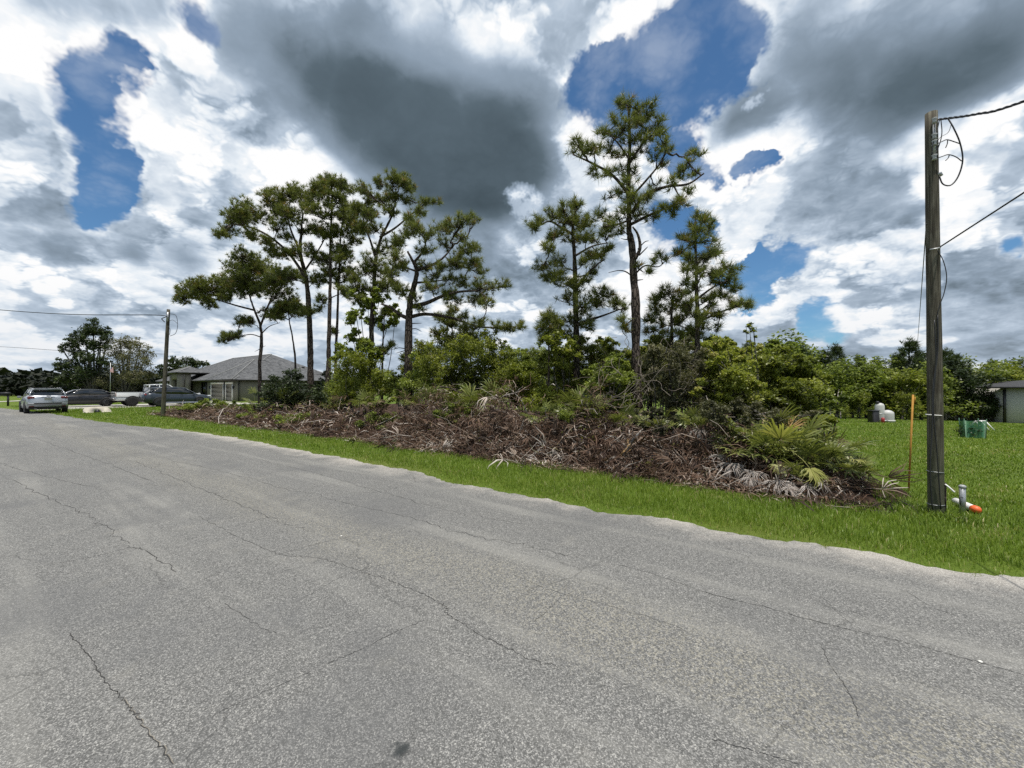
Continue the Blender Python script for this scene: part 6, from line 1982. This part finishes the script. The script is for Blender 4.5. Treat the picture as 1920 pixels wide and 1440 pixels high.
def car(name, label, loc, head, paint, body, cabin, wheels, wr, W, roof=None, flake=0.0, extra=None, cat='car', rim=None):
    """body: stations (x, half width, z bottom, z top) rear to front; cabin: stations (x, half width base, half width top, z base, z top)"""
    root = empty(name, loc, head)
    pm = mat('paint_' + name, m_paint, col=paint, flake=flake)
    loft([ring_body(*s) for s in body], pm, 'body', root)
    loft([ring_cabin(*s) for s in cabin], M_GLASS, 'glasshouse', root)
    # roof skin and pillars in body colour, 8 mm proud of the glass
    rs = roof
    loft([[(x, w, z - 0.045), (x, w * 1.01, z - 0.005), (x, w * .8, z + 0.022), (x, w * .3, z + 0.032), (x, -w * .3, z + 0.032), (x, -w * .8, z + 0.022), (x, -w * 1.01, z - 0.005), (x, -w, z - 0.045)] for x, w, z in rs], pm, 'roof', root)
    for s in (-1, 1):
        for (p, q_) in pill(cabin):
            m = MB()
            a = np.array((p[0], s * (p[1] + 0.006), p[2]))
            c_ = np.array((q_[0], s * (q_[1] + 0.008), q_[2]))
            m.tube([a, a * .5 + c_ * .5 + (0, s * 0.02, 0), c_], 0.035, 5)
            m.build('pillar', pm, root, True)
    for (x, zc) in wheels:
        for s in (-1, 1):
            wh = empty('wheel', (x, s * (W / 2 - 0.10), wr))
            wh.parent = root
            m = MB()
            m.lathe([(wr * 0.62, -0.11), (wr * 0.94, -0.115), (wr, -0.08), (wr, 0.08), (wr * 0.94, 0.115), (wr * 0.62, 0.11)], 22, axis='Y')
            m.build('tyre', M_TYRE, wh, True)
            m = MB()
            m.lathe([(wr * 0.63, s * 0.085), (wr * 0.60, s * 0.112), (wr * 0.50, s * 0.095), (wr * 0.16, s * 0.10), (0.02, s * 0.105)], 16, axis='Y')
            m.build('rim', rim or M_RIM, wh, True)
            # wheel arch lip
            m = MB()
            P = [(x + (wr + 0.055) * math.cos(a), s * (W / 2 - 0.012), wr + (wr + 0.055) * math.sin(a)) for a in np.linspace(-0.25, math.pi + 0.25, 15)]
            m.tube(P, 0.035, 5)
            m.build('wheel_arch', M_PLASTIC, root, True)
    # mirrors, handles
    xb = cabin[-1][0] - 0.32
    for s in (-1, 1):
        m = MB()
        m.box((xb, s * (W / 2 + 0.06), cabin[-1][3] + 0.08), (0.16, 0.20, 0.14), bev=0.035)
        m.build('mirror', pm, root)
        for x in (xb - 0.85, xb - 1.75):
            m = MB()
            m.box((x, s * (W / 2 + 0.004), cabin[0][3] - 0.10), (0.20, 0.03, 0.035), bev=0.008)
            m.build('door_handle', pm, root)
    if extra:
        extra(root, pm)
    return tag(root, label, cat)


def pill(cabin):
    a, b_, c_, d = cabin[0], cabin[1], cabin[-2], cabin[-1]
    return [((a[0], a[1], a[3]), (b_[0], b_[2], b_[4] - 0.03)), ((d[0], d[1], d[3]), (c_[0], c_[2], c_[4] - 0.03)),
            (((b_[0] + c_[0]) / 2, b_[1], b_[3]), ((b_[0] + c_[0]) / 2, b_[2], b_[4] - 0.03))]


def box_part(root, name, c, d, m, bev=0.02, rot=None):
    q = MB()
    q.box(c, d, rot, bev)
    return q.build(name, m, root)


HD = math.atan2(math.sin(math.pi - TH), math.cos(math.pi - TH))      # along the road, away from the camera
NV = math.atan2(CU, SU)                                              # towards the far house (across the road)


# silver SUV parked at the road edge, seen from behind
def suv_extra(root, pm):
    hw = 0.93
    for s in (-1, 1):
        box_part(root, 'tail_lamp', (-2.33, s * 0.74, 1.08), (0.12, 0.34, 0.17), M_TAIL, 0.04)
        box_part(root, 'reflector', (-2.39, s * 0.72, 0.50), (0.03, 0.20, 0.05), M_TAIL, 0.01)
        box_part(root, 'roof_rail', (-0.75, s * 0.66, 1.735), (2.0, 0.05, 0.04), M_RIM, 0.012)
        box_part(root, 'exhaust', (-2.36, s * 0.55, 0.33), (0.10, 0.14, 0.07), M_RIM, 0.02)
    box_part(root, 'rear_bumper', (-2.33, 0, 0.62), (0.20, 1.80, 0.26), pm, 0.08)
    box_part(root, 'bumper_step', (-2.425, 0, 0.70), (0.03, 1.25, 0.05), M_PLASTIC, 0.012)
    box_part(root, 'lower_valance', (-2.32, 0, 0.40), (0.16, 1.72, 0.20), M_PLASTIC, 0.04)
    box_part(root, 'licence_plate', (-2.375, 0, 0.98), (0.02, 0.34, 0.17), M_PLATE, 0.004)
    box_part(root, 'chrome_strip', (-2.36, 0, 1.12), (0.03, 0.62, 0.04), M_RIM, 0.01)
    box_part(root, 'spoiler', (-2.02, 0, 1.705), (0.34, 1.24, 0.045), pm, 0.018)
    box_part(root, 'emblem', (-2.375, 0, 1.19), (0.015, 0.14, 0.06), M_RIM, 0.006)
    box_part(root, 'wiper', (-2.20, 0.06, 1.30), (0.02, 0.40, 0.018), M_PLASTIC, 0.004)
    for s in (-1, 1):
        box_part(root, 'head_lamp', (2.22, s * 0.68, 0.86), (0.14, 0.36, 0.14), M_HEAD, 0.04)


ps = gpt(94, 776)
uS, tS = UT(ps.x, ps.y)
ps = LF(uS - 2.5, tS - 0.05)
car('silver_suv', 'silver sport utility vehicle parked at the road edge, rear towards the viewer', (ps.x, ps.y, 0.02), HD, (0.42, 0.44, 0.47),
    [(-2.38, 0.80, 0.42, 1.02), (-2.30, 0.90, 0.34, 1.20), (-2.05, 0.95, 0.28, 1.26), (-1.2, 0.965, 0.24, 1.20), (0.6, 0.965, 0.24, 1.12), (1.25, 0.95, 0.24, 1.06), (2.0, 0.92, 0.28, 0.98), (2.30, 0.84, 0.34, 0.90), (2.40, 0.70, 0.42, 0.76)],
    [(-2.26, 0.80, 0.74, 1.19, 1.22), (-1.95, 0.84, 0.66, 1.17, 1.66), (-0.8, 0.88, 0.68, 1.12, 1.71), (0.2, 0.88, 0.68, 1.06, 1.69), (0.55, 0.88, 0.66, 1.04, 1.64), (1.35, 0.84, 0.78, 1.02, 1.06)],
    [(-1.45, 0), (1.45, 0)], 0.37, 1.93, roof=[(-2.12, 0.64, 1.645), (-1.5, 0.67, 1.685), (-0.6, 0.685, 1.70), (0.2, 0.68, 1.685), (0.62, 0.65, 1.63)], flake=0.55, extra=suv_extra).scale = (0.9, 0.9, 0.9)


def sedan_extra(root, pm):
    for s in (-1, 1):
        box_part(root, 'head_lamp', (2.20, s * 0.66, 0.66), (0.24, 0.34, 0.12), M_HEAD, 0.04)
        box_part(root, 'tail_lamp', (-2.32, s * 0.64, 0.84), (0.10, 0.36, 0.13), M_TAIL, 0.03)
        box_part(root, 'sill', (0, s * 0.90, 0.24), (2.6, 0.06, 0.10), M_PLASTIC, 0.02)
    box_part(root, 'front_bumper', (2.28, 0, 0.44), (0.18, 1.66, 0.26), pm, 0.07)
    box_part(root, 'grille', (2.385, 0, 0.48), (0.02, 0.9, 0.16), M_PLASTIC, 0.01)
    box_part(root, 'rear_bumper', (-2.34, 0, 0.50), (0.16, 1.66, 0.28), pm, 0.07)


p = gpt(152, 763.0)
car('black_sedan', 'black sedan on the driveway facing the road', (p.x, p.y, 0.04), NV + math.pi, (0.012, 0.012, 0.014),
    [(-2.42, 0.74, 0.40, 0.80), (-2.30, 0.84, 0.32, 0.96), (-1.7, 0.90, 0.24, 1.00), (-0.6, 0.92, 0.20, 0.97), (0.7, 0.92, 0.20, 0.94), (1.3, 0.90, 0.22, 0.88), (2.0, 0.86, 0.26, 0.74), (2.32, 0.76, 0.32, 0.62), (2.42, 0.60, 0.38, 0.54)],
    [(-1.95, 0.76, 0.70, 0.96, 0.99), (-1.15, 0.82, 0.58, 0.95, 1.36), (-0.5, 0.84, 0.60, 0.93, 1.43), (0.15, 0.84, 0.60, 0.92, 1.42), (0.45, 0.84, 0.58, 0.91, 1.37), (1.35, 0.80, 0.72, 0.86, 0.90)],
    [(-1.40, 0), (1.42, 0)], 0.335, 1.84, roof=[(-1.25, 0.56, 1.35), (-0.6, 0.60, 1.415), (0.1, 0.605, 1.41), (0.5, 0.57, 1.355)], extra=sedan_extra)


def crossover_extra(root, pm):
    for s in (-1, 1):
        box_part(root, 'head_lamp', (2.12, s * 0.66, 0.84), (0.26, 0.32, 0.13), M_HEAD, 0.04)
        box_part(root, 'tail_lamp', (-2.20, s * 0.68, 1.00), (0.14, 0.34, 0.14), M_TAIL, 0.03)
        box_part(root, 'sill', (0, s * 0.92, 0.30), (2.5, 0.06, 0.14), M_RIM, 0.02)
    box_part(root, 'front_bumper', (2.20, 0, 0.52), (0.18, 1.66, 0.28), pm, 0.07)
    box_part(root, 'rear_bumper', (-2.24, 0, 0.55), (0.16, 1.68, 0.30), M_PLASTIC, 0.06)
    box_part(root, 'spoiler', (-1.92, 0, 1.60), (0.32, 1.16, 0.045), M_PLASTIC, 0.018)


p = gpt(331, 761.5)
car('blue_crossover', 'dark slate blue crossover on the driveway facing the house', (p.x, p.y, 0.04), NV, (0.040, 0.050, 0.065),
    [(-2.30, 0.76, 0.44, 0.96), (-2.20, 0.86, 0.34, 1.10), (-1.8, 0.91, 0.28, 1.12), (-0.6, 0.93, 0.24, 1.06), (0.7, 0.93, 0.24, 1.02), (1.2, 0.91, 0.24, 0.98), (1.9, 0.88, 0.28, 0.90), (2.2, 0.78, 0.34, 0.78), (2.30, 0.62, 0.42, 0.66)],
    [(-2.05, 0.78, 0.72, 1.08, 1.12), (-1.55, 0.83, 0.60, 1.07, 1.52), (-0.7, 0.85, 0.63, 1.03, 1.62), (0.0, 0.85, 0.63, 1.00, 1.61), (0.4, 0.85, 0.60, 0.98, 1.55), (1.28, 0.81, 0.73, 0.95, 0.99)],
    [(-1.36, 0), (1.36, 0)], 0.355, 1.86, roof=[(-1.72, 0.58, 1.51), (-1.0, 0.62, 1.59), (-0.2, 0.635, 1.60), (0.45, 0.59, 1.535)], flake=0.3, extra=crossover_extra)


def truck_extra(root, pm):
    silver = mat('paint_truck_side', m_paint, col=(0.30, 0.33, 0.34), flake=0.3)
    # open bed: side walls and tailgate standing on the lower body
    for s in (-1, 1):
        box_part(root, 'bed_side', (-1.95, s * 0.90, 0.98), (2.05, 0.12, 0.42), pm, 0.03)
        box_part(root, 'bed_rail', (-1.95, s * 0.90, 1.205), (2.05, 0.13, 0.03), M_PLASTIC, 0.008)
        box_part(root, 'tail_lamp', (-2.95, s * 0.88, 1.00), (0.06, 0.14, 0.34), M_TAIL, 0.02)
        box_part(root, 'head_lamp', (2.72, s * 0.72, 0.98), (0.12, 0.36, 0.18), M_HEAD, 0.04)
        box_part(root, 'running_board', (-0.1, s * 0.93, 0.40), (1.9, 0.12, 0.06), M_PLASTIC, 0.015)
    box_part(root, 'tailgate', (-2.945, 0, 0.98), (0.08, 1.66, 0.44), pm, 0.02)
    box_part(root, 'rear_bumper', (-3.03, 0, 0.62), (0.14, 1.70, 0.20), M_RIM, 0.04)
    box_part(root, 'front_bumper', (2.78, 0, 0.60), (0.16, 1.76, 0.26), M_RIM, 0.05)
    box_part(root, 'bed_cover', (-1.92, 0, 1.17), (2.0, 1.62, 0.05), M_PLASTIC, 0.01)


uc = UT(*gpt(331, 761.5).xy)[0] - 2.9
tr_ = min(np.linspace(0, 20, 400), key=lambda t: abs(960 + FPX * LF(uc, t).x / LF(uc, t).y - 219))
pt = LF(uc, tr_ + 2.75)
car('pickup_truck', 'white and grey pickup truck behind the dark cars on the driveway', (pt.x, pt.y, 0.04), NV, (0.52, 0.54, 0.54),
    [(-2.96, 0.88, 0.50, 0.78), (-2.85, 0.94, 0.46, 0.79), (-0.95, 0.95, 0.44, 0.80), (-0.90, 0.95, 0.44, 1.16), (0.9, 0.95, 0.44, 1.16), (1.3, 0.95, 0.46, 1.14), (2.4, 0.92, 0.48, 1.08), (2.72, 0.86, 0.52, 0.98), (2.80, 0.78, 0.58, 0.86)],
    [(-0.92, 0.86, 0.84, 1.15, 1.18), (-0.82, 0.87, 0.70, 1.15, 1.82), (0.0, 0.88, 0.72, 1.14, 1.86), (0.5, 0.88, 0.70, 1.14, 1.83), (1.35, 0.84, 0.78, 1.12, 1.16)],
    [(-1.95, 0), (1.75, 0)], 0.40, 1.94, roof=[(-0.92, 0.69, 1.80), (-0.3, 0.715, 1.85), (0.3, 0.71, 1.845), (0.62, 0.68, 1.79)], extra=truck_extra, cat='truck', rim=M_PLASTIC)

# ---------------------------------------------------------------- culvert end, mailbox, flag
cp = gpt(182, 774)
root = empty('culvert_end', cp, NV)
root.scale = (0.62, 0.8, 1.0)
M_CONC = plain('old_concrete', (0.42, 0.385, 0.31), 0.9, 0.4, 3)
a = np.linspace(math.pi, 0, 13)
hole = [(0.30 * math.cos(t_), 0.0, 0.02 + 0.26 * math.sin(t_)) for t_ in a]
outer = [(-1.0, 0, 0.0), (-1.0, 0, 0.22), (-0.85, 0, 0.42), (-0.5, 0, 0.48), (-0.28, 0, 0.5), (-0.1, 0, 0.5), (0, 0, 0.5), (0.1, 0, 0.5), (0.28, 0, 0.5), (0.5, 0, 0.48), (0.85, 0, 0.42), (1.0, 0, 0.22), (1.0, 0, 0.0)]
# slab leans back: higher points sit further away
def lean(P, dy):
    return [(x, z * 1.5 + dy - 0.35, z * 0.72 + 0.02) for x, y, z in P]


V = lean(outer, 0) + lean(hole, 0) + lean(outer, 0.14) + lean(hole, 0.14)
n = 13
F = []
for i in range(n - 1):
    F += [(i, i + 1, n + i + 1, n + i), (2 * n + i + 1, 2 * n + i, 3 * n + i, 3 * n + i + 1), (i + 1, i, 2 * n + i, 2 * n + i + 1), (n + i, n + i + 1, 3 * n + i + 1, 3 * n + i)]
mk('slab', V, F, M_CONC, root)
m = MB()
m.tube([(0, -0.22, 0.06), (0, 0.25, 0.02)], 0.17, 16)
m.build('pipe', M_CABLE, root, True)
tag(root, 'pale concrete culvert end with a dark pipe mouth on the far lawn', 'culvert')

mp = gpt(15, 761.5)
root = empty('mailbox', mp, R(20))
m = MB()
m.box((0, 0, 0.5), (0.10, 0.10, 1.1))
m.build('post', M_CABLE, root)
m = MB()
P = [(0.10, 0), (0.10, 0.12), (0.08, 0.18), (0.04, 0.215), (-0.04, 0.215), (-0.08, 0.18), (-0.10, 0.12), (-0.10, 0)]
loft([[(x, y, z + 1.0) for y, z in P] for x in (-0.55, 0.12)], M_CABLE, 'box', root)
m.box((-0.2, 0, 0.97), (0.6, 0.14, 0.05))
m2 = MB()
m2.box((-0.2, 0, 0.965), (0.6, 0.14, 0.05))
m2.build('arm', M_CABLE, root)
tag(root, 'dark mailbox on a post beyond the silver vehicle', 'mailbox')


def m_flag(N):
    tc = N.n('ShaderNodeTexCoord').outputs['Object']
    sp = N.n('ShaderNodeSeparateXYZ', {0: tc})
    st = N.m('GREATER_THAN', N.m('FRACT', N.m('MULTIPLY', sp.outputs[0], 13 / 2 / 0.42)), 0.5)
    c = N.mix(st, (0.45, 0.02, 0.03), (0.75, 0.74, 0.72))
    can = N.m('MULTIPLY', N.m('GREATER_THAN', sp.outputs[2], -0.30), N.m('LESS_THAN', sp.outputs[0], 0.22))
    c = N.mix(can, c, (0.02, 0.035, 0.14))
    return prin(N, c, 0.8)


Yg = 62
fb = at(207, 700, Yg)
root = empty('flag', (fb.x, fb.y, 0.0))
m = MB()
m.tube([(0, 0, 0), (0, 0, at(207, 680, Yg).z)], 0.04, 6)
m.build('flagpole', M_GALV, root, True)
U, Z = np.meshgrid(np.linspace(0, 0.42, 12), np.linspace(0, -0.8, 8), indexing='ij')
Vf = np.stack([U, 0.05 * np.sin(U * 24 + Z * 1.5), Z - 0.25 * U], -1).reshape(-1, 3)
i = (np.arange(11)[:, None] * 8 + np.arange(7)[None, :]).reshape(-1)
fl = mk('cloth', Vf, [np.stack([i, i + 8, i + 9, i + 1], 1)], mat('flag_cloth', m_flag), root, True)
fl.location = (0.04, 0, at(207, 688, Yg).z)
tag(root, 'small striped flag hanging on a pole in front of the oak', 'flag')
